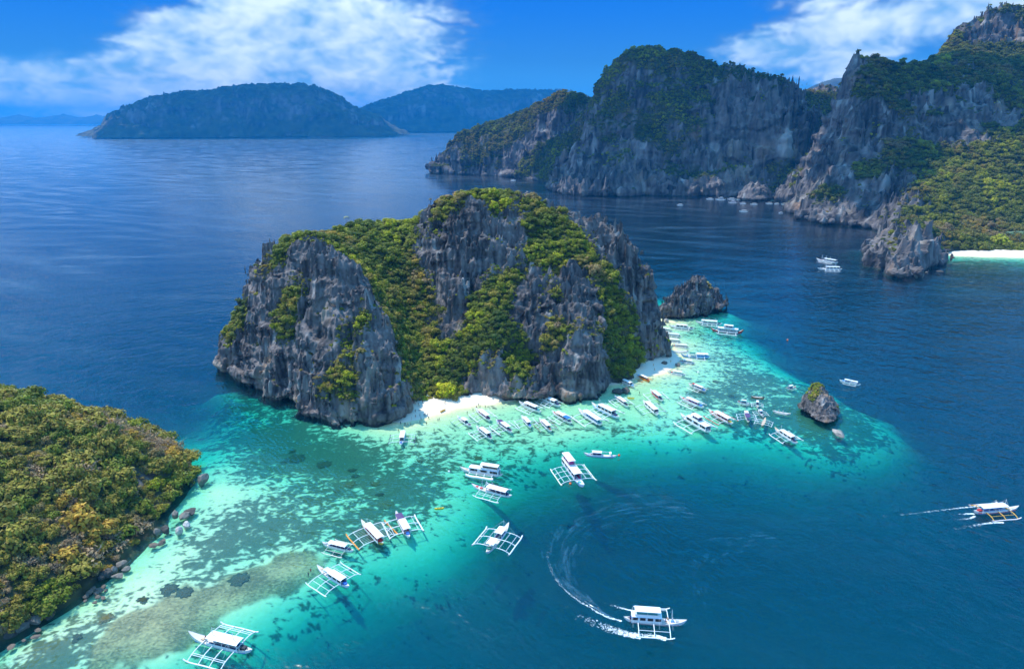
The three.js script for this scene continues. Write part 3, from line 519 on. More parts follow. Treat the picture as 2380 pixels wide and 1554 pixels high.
const headland = landmass({
  cell: 1.1, wave: 9, flute: 1.2, spike: 2, notch: 1.5, sandy: 0.75, tan: 0.2, tanTop: 8, seed: 9.2, drop: 6, fall: 8, slope: 0.2,
  shore: [[480, 1117], [468, 1140, 0.2], [452, 1165, 0.4], [436, 1185, 0.5], [410, 1212, 0.6], [380, 1236, 0.8], [345, 1268, 0.8], [300, 1312, 0.9], [250, 1346, 0.8], [200, 1386, 0.9], [150, 1414, 0.9], [100, 1442, 0.9], [50, 1472, 0.9], [0, 1496, 0.9], [-60, 1530, 0.9]],
  marks: [[0, 938, 235, 1], [60, 948, 238, 1], [130, 965, 241, 1], [200, 985, 244, 1], [270, 1006, 248, 1], [330, 1030, 252, 1], [390, 1052, 255, 1], [430, 1078, 256, 1], [462, 1102, 252, 0.6], [-80, 925, 230, 1], [200, 1120, 213, 1], [100, 1120, 208, 1], [0, 1100, 202, 1], [300, 1160, 218, 1], [380, 1140, 235, 1], [430, 1140, 240, 0.9], [100, 1250, 185, 1], [200, 1250, 193, 1], [0, 1300, 175, 1], [-60, 1200, 185, 1], [0, 1400, 163, 1], [100, 1370, 172, 1], [300, 1250, 206, 1], [230, 1320, 189, 1], [375, 1215, 217, 1], [-60, 1400, 160, 1], [322, 1060, 240, 0.5], [335, 1110, 234, 0.3], [330, 1180, 222, 0.6]],
  back: [[480, 262], [440, 280], [380, 292], [300, 300], [200, 300], [100, 300], [0, 300], [-100, 300], [0, 268, 30, 1], [200, 272, 18, 1], [-100, 200, 30, 1]],
});
structure('wooded_headland', headland, ROCKMAT, 'near wooded hillside in the lower left corner');

const massif = landmass({
  cell: 3, wave: 30, flute: 14, spike: 28, crest: 0.22, notch: 7, fine: 0.95, lift: 0.16, mottle: 1.0, tan: 0.02, tanTop: 120, seed: 3.3, drop: 30, fall: 30, slope: 0.45, pad: 30,
  shore: [[1007, 400], [1040, 404], [1100, 407], [1150, 410], [1200, 414], [1240, 417], [1268, 419, 0.3], [1285, 432], [1305, 452], [1340, 457], [1400, 460], [1460, 459], [1520, 457], [1600, 457], [1660, 456], [1720, 459], [1760, 460], [1795, 458, 0.3], [1825, 456, 1], [1860, 458, 0.8]],
  marks: [[1015, 388, 1940], [1040, 345, 1950, 0.4], [1080, 308, 1960, 0.9], [1130, 288, 1960, 1], [1180, 273, 1950, 1], [1240, 244, 1930, 0.8], [1290, 218, 1900, 1], [1330, 212, 1880, 1], [1365, 224, 1860, 0.8], [1150, 340, 1880, 0.6], [1200, 310, 1880, 0.8], [1100, 360, 1900, 0.5], [1200, 360, 1820, 0.2], [1240, 330, 1820, 0], [1290, 290, 1810, 0.1], [1240, 385, 1740, 1], [1200, 395, 1760, 1], [1270, 350, 1720, 1], [1265, 390, 1690, 1], [1150, 385, 1860, 0.7], [1320, 300, 1780, 0.2], [1330, 350, 1640, 0.9], [1300, 400, 1520, 0.2],
    [1385, 200, 1660, 0.5], [1400, 180, 1640, 0.8], [1420, 155, 1620, 0.8], [1460, 125, 1600, 0.9], [1490, 114, 1590, 0.9], [1540, 116, 1580, 0.8], [1560, 130, 1570, 0.7], [1600, 134, 1570, 0.5], [1640, 152, 1560, 0.6], [1680, 170, 1550, 0.3], [1730, 168, 1550, 0.6], [1770, 188, 1550, 0.5], [1800, 198, 1540, 0.4], [1830, 194, 1540, 0.4], [1862, 210, 1540, 0.2], [1883, 222, 1540, 0],
    [1380, 260, 1560, 0.2], [1430, 240, 1530, 0.9], [1480, 180, 1530, 0.2], [1520, 200, 1510, 0.3], [1560, 250, 1470, 0.8], [1500, 280, 1470, 0.8], [1420, 320, 1480, 0.5], [1370, 345, 1500, 0], [1340, 400, 1440, 0], [1400, 400, 1410, 0.1], [1450, 340, 1440, 0.4], [1500, 400, 1400, 0.2], [1600, 400, 1395, 0.25], [1580, 320, 1440, 0.2], [1640, 260, 1460, 0.3], [1660, 340, 1430, 0.15], [1700, 260, 1450, 0.1], [1750, 340, 1420, 0.1], [1720, 400, 1390, 0.1], [1800, 260, 1440, 0.1], [1830, 340, 1420, 0.2], [1850, 280, 1450, 0], [1880, 250, 1480, 0], [1790, 400, 1400, 0.3], [1850, 410, 1420, 0.8], [1880, 380, 1500, 0.3], [1900, 330, 1560, 0.2], [1893, 224, 1680, 1], [1905, 205, 1720, 0.2], [1930, 203, 1730, 0.2], [1948, 216, 1730, 1], [1912, 240, 1650, 1], [1945, 246, 1640, 1], [1920, 285, 1600, 0.9], [1950, 300, 1600, 0.8]],
  back: [[990, 2020, -6], [1100, 2150], [1250, 2150], [1400, 2050], [1550, 1960], [1700, 1960], [1850, 1950], [1990, 1950], [2040, 1800], [2030, 1600, 60, 0.8], [1500, 1750, 200, 0.8], [1700, 1720, 180, 0.7], [1300, 2030, 110, 0.9]],
});
structure('karst_mountain', massif, ROCKMAT, 'broad dark limestone mountain across the bay, falling in cliffs to the sea');

const cape = landmass({
  cell: 2.9, wave: 20, flute: 9, spike: 20, crest: 0.35, notch: 5, fine: 0.95, lift: 0.1, mottle: 0.85, tan: 0.02, tanTop: 60, seed: 5.9, drop: 24, fall: 22, slope: 0.4, pad: 24,
  shore: [[1847, 498], [1862, 512], [1885, 519], [1920, 524], [1955, 527], [1985, 529], [2012, 533], [2022, 548], [2024, 575], [2034, 600], [2052, 612], [2050, 635], [2056, 652], [2080, 655], [2110, 655], [2140, 650], [2150, 640], [2172, 632], [2190, 622], [2205, 610], [2214, 596], [2222, 584, 0.7, 2.5], [2260, 581, 1, 3], [2320, 580, 1, 3], [2380, 580, 1, 3], [2460, 580, 1, 3]],
  marks: [[1856, 470, 1080], [1872, 438, 1100], [1890, 405, 1120], [1918, 350, 1140], [1938, 295, 1150], [1945, 240, 1160], [1952, 200, 1160], [1966, 155, 1170, 0.1], [1990, 136, 1180, 0.3], [2040, 137, 1200, 0.8], [2100, 145, 1220, 0.9], [2126, 160, 1240, 0.8], [2150, 149, 1280, 0.9], [2172, 139, 1300, 0.9], [2208, 119, 1340, 0.8],
    [2216, 86, 1420, 0.5], [2240, 60, 1440, 0.3], [2290, 29, 1460, 0.3], [2330, 20, 1470, 0.4], [2385, 26, 1470, 0.5], [2460, 60, 1470, 0.7], [2290, 80, 1415, 0], [2340, 80, 1410, 0.1], [2260, 112, 1395, 0.4], [2330, 118, 1380, 0.8],
    [2000, 200, 1140, 0.6], [2050, 190, 1160, 0.9], [2120, 210, 1170, 0.9], [2200, 160, 1240, 0.9], [2280, 150, 1290, 0.9], [2230, 160, 1250, 0.2], [2370, 150, 1290, 0.9], [1990, 270, 1100, 0.1], [2040, 270, 1100, 0.1], [2080, 240, 1110, 0.8], [2010, 340, 1060, 0.1], [1960, 400, 1030, 0], [2060, 320, 1060, 0.2], [1930, 440, 1020, 0.7], [2010, 400, 1020, 0.8], [2090, 350, 1040, 0.9], [1900, 480, 1010, 0.2],
    [2150, 260, 1110, 0.1], [2220, 240, 1110, 0.05], [2280, 250, 1110, 0.1], [2320, 270, 1100, 0.2], [2180, 320, 1070, 0.1], [2250, 330, 1060, 0.1], [2150, 370, 1020, 0.9], [2210, 380, 1010, 0.9], [2280, 350, 1030, 0.9], [2350, 320, 1060, 0.9], [2370, 230, 1130, 0.6], [2400, 420, 960, 1], [2330, 420, 955, 1], [2250, 430, 940, 1], [2180, 440, 920, 1], [2100, 420, 970, 0.2], [2060, 440, 970, 0.1], [1990, 460, 985, 0.1], [2030, 490, 945, 0], [2080, 480, 910, 0.1], [2120, 470, 890, 0.3], [2150, 500, 860, 0.9], [2230, 500, 870, 1], [2320, 500, 870, 1], [2400, 500, 870, 1], [2200, 550, 790, 1], [2280, 550, 805, 1], [2360, 550, 805, 1], [1950, 500, 970, 0],
    [2036, 545, 800, 0], [2060, 530, 740, 0], [2090, 524, 710, 0.2], [2130, 530, 690, 0.1], [2150, 555, 680, 0.1], [2070, 580, 672, 0], [2110, 580, 660, 0], [2062, 615, 640, 0], [2110, 620, 636, 0.1], [2150, 600, 666, 0], [2180, 590, 700, 0.1], [2205, 580, 735, 0.1], [2160, 540, 740, 0.9], [2120, 510, 770, 0.4]],
  back: [[1880, 1300, 60], [1930, 1420, 60, 0.5], [2050, 1500, 100, 0.8], [2250, 1700, 150, 0.8], [2450, 1700, 200, 0.8], [2520, 1400, 250, 0.8], [2540, 1100, 120, 1], [2540, 900, 50, 1], [2540, 780, 3, 1], [1870, 1180, 10], [2100, 1800, 20], [2400, 1900, 60]],
});
structure('karst_cape', cape, ROCKMAT, 'high cliffs and forest slope on the right, ending in a rocky point');

const knoll = landmass({
  cell: 2, wave: 14, flute: 3.5, spike: 6, notch: 4, seed: 8.2, drop: 14, fall: 12, pad: 14,
  shore: [[1723, 461], [1735, 467], [1760, 469], [1785, 468], [1797, 463]],
  marks: [[1732, 440, 1275], [1745, 426, 1285], [1765, 422, 1290, 0.3], [1785, 430, 1290], [1794, 448, 1285], [1760, 450, 1262]],
  back: [[1800, 1330], [1760, 1350], [1722, 1330]],
});
structure('rock_knoll', knoll, ROCKMAT, 'blunt rock in the water beside the small white cove beach');

// far land: forested ridges, kilometres off. Each is a skyline (u, v) above a shore that runs from one distance to another.
function ridgeland(name, label, o) {
  const { line, near } = o, u0 = line[0][0], u1 = line[line.length - 1][0], shore = (u) => mix(near[0], near[1], (u - u0) / (u1 - u0)), marks = [], back = [];
  line.forEach(([u, v], i) => {
    const d = shore(u), top = ahead(u, v, d + o.deep * 0.45), h = Math.max(4, top.y - o.crown);
    back.push([u, d, 0, 0.9], [u, d + o.deep * 0.45, h, 0.95], [u, d + o.deep, -10, 0.9], [u, d + o.deep * 0.10, h * (o.steepness || 0.66), 0.6], [u, d + o.deep * 0.72, h * 0.5, 0.95]);
  });
  const e = o.deep * 0.12, h0 = ahead(line[0][0], line[0][1], shore(u0) + e * 2).y * 0.75;
  back.push([u0 + 1, shore(u0) + e * 2, Math.max(3, h0), 0.8]);
  back.push([u0 - o.tip, shore(u0) + e * 2, -20, 0.9], [u1 + o.tip, shore(u1) + e * 2, -20, 0.9]);
  const g = landmass({ flute: o.wave * 0.5, notch: 0, drop: 60, fall: o.wave, slope: 0.6, pad: o.wave, mottle: 0.7,  shore: [], marks, back, ...o });
  structure(name, g, ROCKMAT, label);
}
ridgeland('far_island', 'long flat topped blue island on the left horizon', { cell: 17, wave: 110, spike: 80, crown: 25, seed: 2.2, deep: 1300, near: [5600, 6400], tip: 3,
  line: [[234, 286], [240, 270], [252, 258], [290, 246], [320, 233], [350, 224], [390, 217], [430, 214], [480, 214], [520, 211], [545, 207], [575, 199], [605, 197], [630, 203], [655, 203], [690, 197], [730, 200], [765, 208], [785, 224], [800, 234], [815, 242], [835, 252], [860, 255], [885, 262], [905, 284]] });
ridgeland('far_island', 'hazy blue ridge behind the channel, centre of the horizon', { cell: 24, wave: 150, spike: 90, crown: 30, seed: 7.7, deep: 1900, near: [8200, 9600], tip: 8,
  line: [[770, 268], [805, 262], [832, 257], [850, 249], [875, 238], [900, 232], [930, 222], [955, 214], [975, 203], [1000, 197], [1030, 197], [1055, 202], [1085, 211], [1110, 216], [1150, 211], [1190, 208], [1220, 213], [1250, 215], [1272, 210], [1296, 203], [1330, 211], [1380, 222], [1440, 240]] });
ridgeland('far_hills', 'chain of small pale blue hills on the far left horizon', { cell: 50, wave: 380, spike: 30, crown: 5, seed: 5.5, deep: 2600, near: [19500, 19500], tip: 10, steepness: 0.5,
  line: [[-60, 276], [-20, 276], [15, 272], [44, 265], [75, 272], [95, 276], [125, 269], [150, 265], [175, 270], [195, 276], [225, 265], [245, 270], [265, 268], [300, 272]] });
ridgeland('far_peak', 'small blue mountain seen through the gap between the cliffs', { cell: 30, wave: 200, spike: 30, crown: 10, seed: 1.1, deep: 1300, near: [6200, 6200], tip: 10,
  line: [[1800, 240], [1850, 222], [1885, 207], [1915, 195], [1945, 182], [1985, 174], [2020, 186], [2060, 205]] });

// ------------------------------------------------------------------ a low cloud over the mountain, above the frame: its shadow lies on the far cliffs
{
  const r = seeded(91), puffs = [], base = new THREE.IcosahedronGeometry(1, 3);
  const shade = (x, y, z) => { const t = (980 - y) / SUN.y; return new THREE.Vector3(x + SUN.x * t, 980, z + SUN.z * t); };
  for (const [x, y, z, rx, rz] of [[90, 120, -1560, 190, 170], [260, 150, -1520, 210, 190], [430, 140, -1480, 200, 170], [600, 130, -1500, 190, 170], [200, 150, -1680, 220, 150], [480, 140, -1680, 230, 160], [-20, 80, -1500, 120, 110], [560, 90, -1120, 120, 110], [680, 120, -1150, 130, 100], [800, 140, -1150, 140, 100], [920, 150, -1190, 150, 110], [1040, 160, -1240, 150, 120], [520, 60, -1000, 70, 60]]) {
    const c = shade(x, y, z);
    for (let i = 0; i < 9; i++) {
      const g = base.clone(), a = r() * 6.283, d = Math.sqrt(r()) * 0.8, s = 0.28 + r() * 0.3, P = g.attributes.position;
      for (let k = 0; k < P.count; k++) { const f = 1 + 0.35 * fbm(P.getX(k) * 1.4 + i * 3, P.getY(k) * 1.4, P.getZ(k) * 1.4 + x, 3); P.setXYZ(k, P.getX(k) * f, P.getY(k) * f, P.getZ(k) * f); }
      g.scale(rx * s, 34 + r() * 26, rz * s); g.translate(c.x + Math.cos(a) * d * rx, c.y + (r() - 0.4) * 40, c.z + Math.sin(a) * d * rz);
      puffs.push(g);
    }
  }
  const high = (x, z) => { const t = 2900 / SUN.y; return new THREE.Vector3(x + SUN.x * t, 2900, z + SUN.z * t); };
  for (const [x, z, rx, rz] of [[-2900, -6300, 700, 600], [-2200, -6300, 750, 650], [-1500, -6500, 750, 650], [-1900, -5800, 600, 350], [-2700, -5750, 600, 300], [-1500, -6000, 500, 350], [-800, -8900, 900, 800], [100, -9200, 900, 800], [-1500, -8800, 800, 700], [-300, -8400, 800, 400]]) {
    const c = high(x, z);
    for (let i = 0; i < 8; i++) {
      const g = base.clone(), a = r() * 6.283, d = Math.sqrt(r()) * 0.8, s = 0.32 + r() * 0.3, P = g.attributes.position;
      for (let k = 0; k < P.count; k++) { const f = 1 + 0.35 * fbm(P.getX(k) * 1.4 + i * 3, P.getY(k) * 1.4, P.getZ(k) * 1.4 + x, 3); P.setXYZ(k, P.getX(k) * f, P.getY(k) * f, P.getZ(k) * f); }
      g.scale(rx * s, 90 + r() * 60, rz * s); g.translate(c.x + Math.cos(a) * d * rx, c.y + (r() - 0.3) * 100, c.z + Math.sin(a) * d * rz);
      puffs.push(g);
    }
  }
  const g = mergeGeometries(puffs); g.computeVertexNormals();
  const m = structure('cloud', g, new THREE.MeshStandardMaterial({ name: 'cloud', color: 0xf4f6f8, roughness: 1 }), 'low clouds drifting over the mountain and the far islands');
  m.userData.kind = 'stuff';
}

// ------------------------------------------------------------------ foliage: crowns of many small leaf faces in uneven clumps
const LEAF = {
  dark: [0.075, 0.125, 0.012], mid: [0.205, 0.228, 0.016], fresh: [0.39, 0.395, 0.014], lime: [0.66, 0.62, 0.014], olive: [0.33, 0.27, 0.034], amber: [0.54, 0.34, 0.042], dry: [0.46, 0.31, 0.16],
};
function crownShape(seed, lobes, leaves, size, flat = 0.72, open = 0) {   // about 1 wide (radius), standing on 0
  const r = seeded(seed), pos = [], nor = [], col = [], idx = [];
  const q = new THREE.Vector3(), t = new THREE.Vector3(), b = new THREE.Vector3(), n = new THREE.Vector3(), c = new THREE.Vector3();
  for (let l = 0; l < lobes; l++) {
    const a = l * 2.4 + r() * 1.2, d = Math.sqrt((l + 0.3) / lobes) * 0.78, lr = 0.30 + r() * 0.22 - d * 0.08;
    c.set(Math.cos(a) * d, (0.95 - d * d * 0.55 + (r() - 0.5) * 0.3) * flat, Math.sin(a) * d);
    const tone = 0.72 + r() * 0.5;
    for (let k = 0; k < leaves; k++) {
      n.set(r() * 2 - 1, r() * 1.7 - 0.55, r() * 2 - 1).normalize();
      q.copy(c).addScaledVector(n, lr * (0.62 + 0.42 * r()));
      if (open && r() < open) continue;
      n.x += (r() - 0.5) * 0.9; n.y += (r() - 0.2) * 0.7; n.z += (r() - 0.5) * 0.9; n.normalize();
      t.set(r() - 0.5, r() - 0.5, r() - 0.5).cross(n).normalize(); b.crossVectors(n, t);
      const s = size * (0.7 + 0.6 * r()), w = s * (0.5 + 0.3 * r()), o = pos.length / 3, g = tone * (0.78 + 0.44 * r());
      for (const [i, j, up] of [[-1, -0.2, 0], [0.1, -1, 0.12], [1, 0.1, 0], [-0.1, 1, -0.15]]) {
        pos.push(q.x + t.x * i * s + b.x * j * w + n.x * up * s, q.y + t.y * i * s + b.y * j * w + n.y * up * s, q.z + t.z * i * s + b.z * j * w + n.z * up * s);
        nor.push(n.x, n.y, n.z); col.push(g, g * (0.96 + 0.08 * r()), g);
      }
      idx.push(o, o + 1, o + 2, o, o + 2, o + 3);
    }
  }
  const g = new THREE.BufferGeometry();
  g.setAttribute('position', new THREE.Float32BufferAttribute(pos, 3)); g.setAttribute('normal', new THREE.Float32BufferAttribute(nor, 3)); g.setAttribute('color', new THREE.Float32BufferAttribute(col, 3));
  g.setIndex(idx);
  return g;
}
const CROWNS = [crownShape(11, 13, 62, 0.10), crownShape(12, 17, 52, 0.095, 0.6), crownShape(13, 11, 66, 0.105, 0.98), crownShape(14, 14, 58, 0.10, 0.72), crownShape(15, 9, 64, 0.115, 0.52)];
const SPARSE = [crownShape(21, 15, 20, 0.085, 0.75, 0.4), crownShape(22, 13, 22, 0.09, 0.62, 0.4)];
const BUSHES = [crownShape(31, 5, 30, 0.22, 0.7), crownShape(32, 6, 26, 0.2, 0.95)];
const foliageMat = (c) => new THREE.MeshPhysicalMaterial({ name: 'foliage', color: c ? new THREE.Color().setRGB(...c) : 0xffffff, vertexColors: true, roughness: 0.75, specularIntensity: 0.35, side: THREE.DoubleSide, transmission: 0.35, thickness: 0 });
const FOLIAGE = foliageMat();
const BARK = new THREE.MeshStandardMaterial({ name: 'bark', color: new THREE.Color().setRGB(0.16, 0.115, 0.08), roughness: 1 });
const PALEBARK = new THREE.MeshStandardMaterial({ name: 'pale_bark', color: new THREE.Color().setRGB(0.36, 0.29, 0.22), roughness: 1 });

// places for plants on a surface: never closer than their size allows
function scatter(g, o) {
  const P = g.attributes.position, I = g.index.array, leaf = g.userData.leaf, r = seeded(o.seed), out = [], cells = new Map();
  const A = new THREE.Vector3(), B = new THREE.Vector3(), C = new THREE.Vector3(), n = new THREE.Vector3(), p = new THREE.Vector3(), cs = o.size[1] * o.gap * 2;
  const order = [];
  for (let t = 0; t < I.length; t += 3) {
    const l = (leaf[I[t]] + leaf[I[t + 1]] + leaf[I[t + 2]]) / 3;
    if (l < o.least) continue;
    A.fromBufferAttribute(P, I[t]); B.fromBufferAttribute(P, I[t + 1]); C.fromBufferAttribute(P, I[t + 2]);
    if (A.y < (o.low ?? 1.8)) continue;
    n.subVectors(B, A).cross(C.clone().sub(A));
    const area = n.length() / 2; n.normalize();
    if (n.y < (o.steep ?? 0.12)) continue;
    if (o.seen && (A.x * n.x + (A.y - EYE) * n.y + A.z * n.z) / Math.hypot(A.x, A.y - EYE, A.z) > o.seen) continue;
    const want = area * o.dense * smooth(o.least, o.least + 0.25, l) ;
    let k = Math.floor(want) + (r() < want % 1 ? 1 : 0);
    while (k--) { let a = r(), b = r(); if (a + b > 1) { a = 1 - a; b = 1 - b; } order.push([r(), A.x + (B.x - A.x) * a + (C.x - A.x) * b, A.y + (B.y - A.y) * a + (C.y - A.y) * b, A.z + (B.z - A.z) * a + (C.z - A.z) * b, l, n.y]); }
  }
  order.sort((a, b) => a[0] - b[0]);
  for (const [q, x, y, z, l, ny] of order) {
    const s = mix(o.size[0], o.size[1], Math.pow(r(), 1.9)) * mix(0.7, 1, smooth(o.least, 1, l)), i = Math.floor(x / cs), j = Math.floor(y / cs), k = Math.floor(z / cs);
    let ok = true;
    for (let a = -1; a <= 1 && ok; a++) for (let b = -1; b <= 1 && ok; b++) for (let c = -1; c <= 1 && ok; c++) for (const m of cells.get((i + a) + ',' + (j + b) + ',' + (k + c)) || []) if ((m.x - x) ** 2 + (m.y - y) ** 2 + (m.z - z) ** 2 < ((m.s + s) * o.gap) ** 2) { ok = false; break; }
    if (!ok) continue;
    const m = { x, y, z, s, l, ny, turn: r() * 6.283, pick: r(), hue: r() }, key = i + ',' + j + ',' + k;
    if (!cells.has(key)) cells.set(key, []);
    cells.get(key).push(m); out.push(m);
  }
  return out;
}
function tint(m, o) {                                                    // kinds of trees grow in patches
  const f = 1 / (o.patch || 26), v = fbm(m.x * f, m.y * f * 0.5, m.z * f + (o.seed || 0), 3) * 1.9 + (m.hue - 0.5) * 0.75, w = fbm(m.x * f * 0.7 + 50, m.y * f * 0.6, m.z * f * 0.7, 2) * 2 + (m.hue * 7 % 1 - 0.5) * 0.6 + (o.dry || 0);
  let c = v < 0 ? mix3(LEAF.mid, LEAF.dark, clamp(-v * 1.4)) : mix3(LEAF.mid, mix3(LEAF.fresh, LEAF.lime, clamp(v * 1.6 - 0.75)), clamp(v * 1.6));
  if (w > 0.15) c = mix3(c, mix3(LEAF.olive, m.pick > 0.55 ? LEAF.amber : LEAF.dry, clamp(w * 1.4 - 0.5)), clamp((w - 0.15) * 2.2));
  const k = o.bright || 1;
  return [c[0] * k, c[1] * k, c[2] * k];
}
function wood(name, label, list, shapes, o) {                            // growth nobody could count: one thing of stuff
  const root = new THREE.Group(); root.name = numbered(name); root.userData.kind = 'stuff'; root.userData.label = label; scene.add(root);
  const M = new THREE.Matrix4(), Q = new THREE.Quaternion(), E = new THREE.Euler(), c = new THREE.Color();
  shapes.forEach((shape, i) => {
    const mine = list.filter((m) => Math.floor(m.pick * shapes.length) === i);
    if (!mine.length) return;
    const im = new THREE.InstancedMesh(shape, FOLIAGE, mine.length);
    im.name = 'foliage'; im.castShadow = im.receiveShadow = true; im.userData.kind = 'stuff';
    mine.forEach((m, k) => {
      const lean = (m.hue - 0.5) * 0.5;
      Q.setFromEuler(E.set(lean, m.turn, lean * 0.6));
      M.compose(new THREE.Vector3(m.x, m.y - m.s * 0.25, m.z), Q, new THREE.Vector3(m.s, m.s * (0.8 + 0.5 * m.hue), m.s));
      im.setMatrixAt(k, M); im.setColorAt(k, c.setRGB(...tint(m, o)));
    });
    root.add(im);
  });
}
const islandTrees = scatter(island, { seed: 5, dense: 0.5, least: 0.52, size: [1.8, 4.4], gap: 0.46, steep: 0.2, seen: 0.35 });
const islandShrubs = scatter(island, { seed: 6, dense: 0.6, least: 0.26, size: [0.5, 2.0], gap: 0.56, steep: 0.05, seen: 0.3 });
const headTrees = scatter(headland, { seed: 8, dense: 0.5, least: 0.4, size: [1.8, 6.6], gap: 0.40, steep: 0.1, low: 1.2 });
wood('cliff_shrubs', 'small shrubs clinging to the island cliffs', islandShrubs, BUSHES, { patch: 16, bright: 0.95, dry: 0.05, seed: 9 });
wood('cape_forest', 'green and brown forest on the slope of the right cape', scatter(cape, { seed: 14, dense: 0.09, least: 0.5, size: [3.4, 7.5], gap: 0.46, steep: 0.15, low: 3, seen: 0.3 }), CROWNS, { patch: 60, bright: 0.75, dry: 0.12, seed: 5 });
wood('mountain_scrub', 'dark scrub on the cliffs of the mountain', scatter(massif, { seed: 17, dense: 0.06, least: 0.42, size: [2.4, 6], gap: 0.48, steep: 0.05, low: 5, seen: 0.3 }), BUSHES, { patch: 80, bright: 0.8, dry: 0.0, seed: 2 });
wood('cape_scrub', 'dark scrub on the cliffs of the right cape', scatter(cape, { seed: 19, dense: 0.05, least: 0.34, size: [1.5, 4.0], gap: 0.6, steep: 0.02, low: 5, seen: 0.3 }), BUSHES, { patch: 50, bright: 0.8, dry: 0.08, seed: 4 });
wood('stack_bushes', 'yellow green bushes on the lone rock', scatter(stack, { seed: 23, dense: 3, least: 0.5, size: [0.4, 1.1], gap: 0.45, steep: 0.0, low: 3 }), BUSHES, { patch: 20, bright: 1.5, dry: 0, seed: 11 });
wood('islet_bushes', 'yellow green bushes on the jagged islet', scatter(islet, { seed: 25, dense: 1, least: 0.55, size: [0.7, 1.6], gap: 0.45, steep: 0.1, low: 6 }), BUSHES, { patch: 20, bright: 2.0, dry: 0, seed: 12 });
if (globalThis.COUNT) console.log(islandTrees.length, islandShrubs.length, headTrees.length);

// ------------------------------------------------------------------ single trees: the ones that show largest in front of the woods
function limbs(seed, n, spread, height, r0) {                            // a tapered trunk that forks into boughs and twigs (crown radius 1, foot at 0)
  const r = seeded(seed), out = [rod([0, -0.35, 0], [0.03, height * 0.42, 0.02], r0, r0 * 0.7, 7)];
  for (let i = 0; i < n; i++) {
    const a = i * 2.4 + r(), d = spread * (0.45 + 0.5 * r()), e = [Math.cos(a) * d, height * (0.62 + 0.34 * r()), Math.sin(a) * d], m = [e[0] * 0.45, height * 0.55, e[2] * 0.45];
    out.push(rod([0.03, height * 0.38, 0.02], m, r0 * 0.55, r0 * 0.38, 5), rod(m, e, r0 * 0.38, r0 * 0.16, 5));
    for (let k = 0; k < 3; k++) out.push(rod([mix(m[0], e[0], 0.4 + 0.25 * k), mix(m[1], e[1], 0.4 + 0.25 * k), mix(m[2], e[2], 0.4 + 0.25 * k)], [e[0] * (0.8 + 0.5 * r()) + (r() - 0.5) * 0.3, e[1] + (r() - 0.2) * 0.3, e[2] * (0.8 + 0.5 * r()) + (r() - 0.5) * 0.3], r0 * 0.15, r0 * 0.06, 4));
  }
  return join(out);
}
const TRUNKS = [limbs(41, 6, 0.75, 0.85, 0.075), limbs(42, 7, 0.8, 0.75, 0.08)], BARE = [limbs(43, 11, 1.0, 0.95, 0.07), limbs(44, 10, 1.05, 0.8, 0.065)];
const KINDS = {};
for (const k in LEAF) KINDS[k] = foliageMat(LEAF[k]);
const WORDS = { dark: ['dark green leafy tree', 'dark_tree'], mid: ['mid green leafy tree', 'green_tree'], fresh: ['bright green leafy tree', 'green_tree'], lime: ['yellow green leafy tree', 'green_tree'], olive: ['olive brown leafy tree', ''], amber: ['golden brown leafy tree', 'golden_tree'], dry: ['nearly bare brown tree with pale branches', 'dry_tree'] };
const protos = new Map();
function singleTree(m, kind, where, group, bright = 1) {
  const shapes = kind === 'dry' ? SPARSE : CROWNS, si = Math.floor(m.pick * shapes.length), key = kind + si;
  let t;
  if (!protos.has(key)) {
    t = new THREE.Group();
    mesh('trunk', kind === 'dry' ? BARE[si % 2] : TRUNKS[si % 2], kind === 'dry' ? PALEBARK : BARK, t);
    mesh('crown', shapes[si], KINDS[kind], t);
    protos.set(key, t);
  } else t = protos.get(key).clone();
  t.name = numbered(kind === 'dry' ? 'dry_tree' : 'broadleaf_tree'); scene.add(t);
  t.position.set(m.x, m.y - m.s * 0.2, m.z); t.rotation.set((m.hue - 0.5) * 0.4, m.turn, (m.hue * 5 % 1 - 0.5) * 0.3); t.scale.set(m.s, m.s * (0.8 + 0.5 * m.hue), m.s);
  return tag(t, WORDS[kind][0] + ' ' + where, 'tree', group + ', ' + WORDS[kind][0]);
}
function nearest(list, n, ok = () => true) {                             // the n that show largest from here, with the rest
  const size = (m) => m.s / Math.hypot(m.x, m.y - EYE, m.z), scored = list.filter(ok).sort((a, b) => size(b) - size(a)).slice(0, n), set = new Set(scored);
  return [scored, list.filter((m) => !set.has(m))];
}
function kindOf(m, o) {
  const c = tint(m, o); let best = 'mid', bd = 1e9;
  for (const k in LEAF) { const d = LEAF[k].reduce((s, q, i) => s + (Math.sqrt(q) - Math.sqrt(c[i])) ** 2, 0); if (d < bd) { bd = d; best = k; } }
  return best;
}
const onScreen = (m) => { const d = -m.z * CT + (EYE - m.y) * ST, u = MIDU + (FOCAL * m.x) / d, v = MIDV + (FOCAL * ((EYE - m.y) * CT + m.z * ST * 1)) / d; return u > -20 && u < 2400 && d > 0; };
const HEADLOOK = { patch: 14, bright: 0.9, dry: 0.6, seed: 7 }, ISLELOOK = { patch: 24, bright: 1.05, dry: 0.09, seed: 3 };
const [headSingles, headRest] = nearest(headTrees, 210, (m) => onScreen(m) && m.s > 2.6);
for (const m of headSingles) singleTree(m, kindOf(m, HEADLOOK), 'in the wood on the near left headland', 'trees on the near headland');
const [isleSingles, isleRest] = nearest(islandTrees, 82, (m) => m.z > -372 && m.y < 60);
for (const m of isleSingles) singleTree(m, kindOf(m, ISLELOOK), 'low in the wooded valley of the island', 'trees in the island valley');
wood('island_forest', 'green forest covering the island valleys and slopes', isleRest, CROWNS, ISLELOOK);
wood('headland_forest', 'green and brown dry season forest on the near headland', headRest, [...CROWNS, ...SPARSE], HEADLOOK);
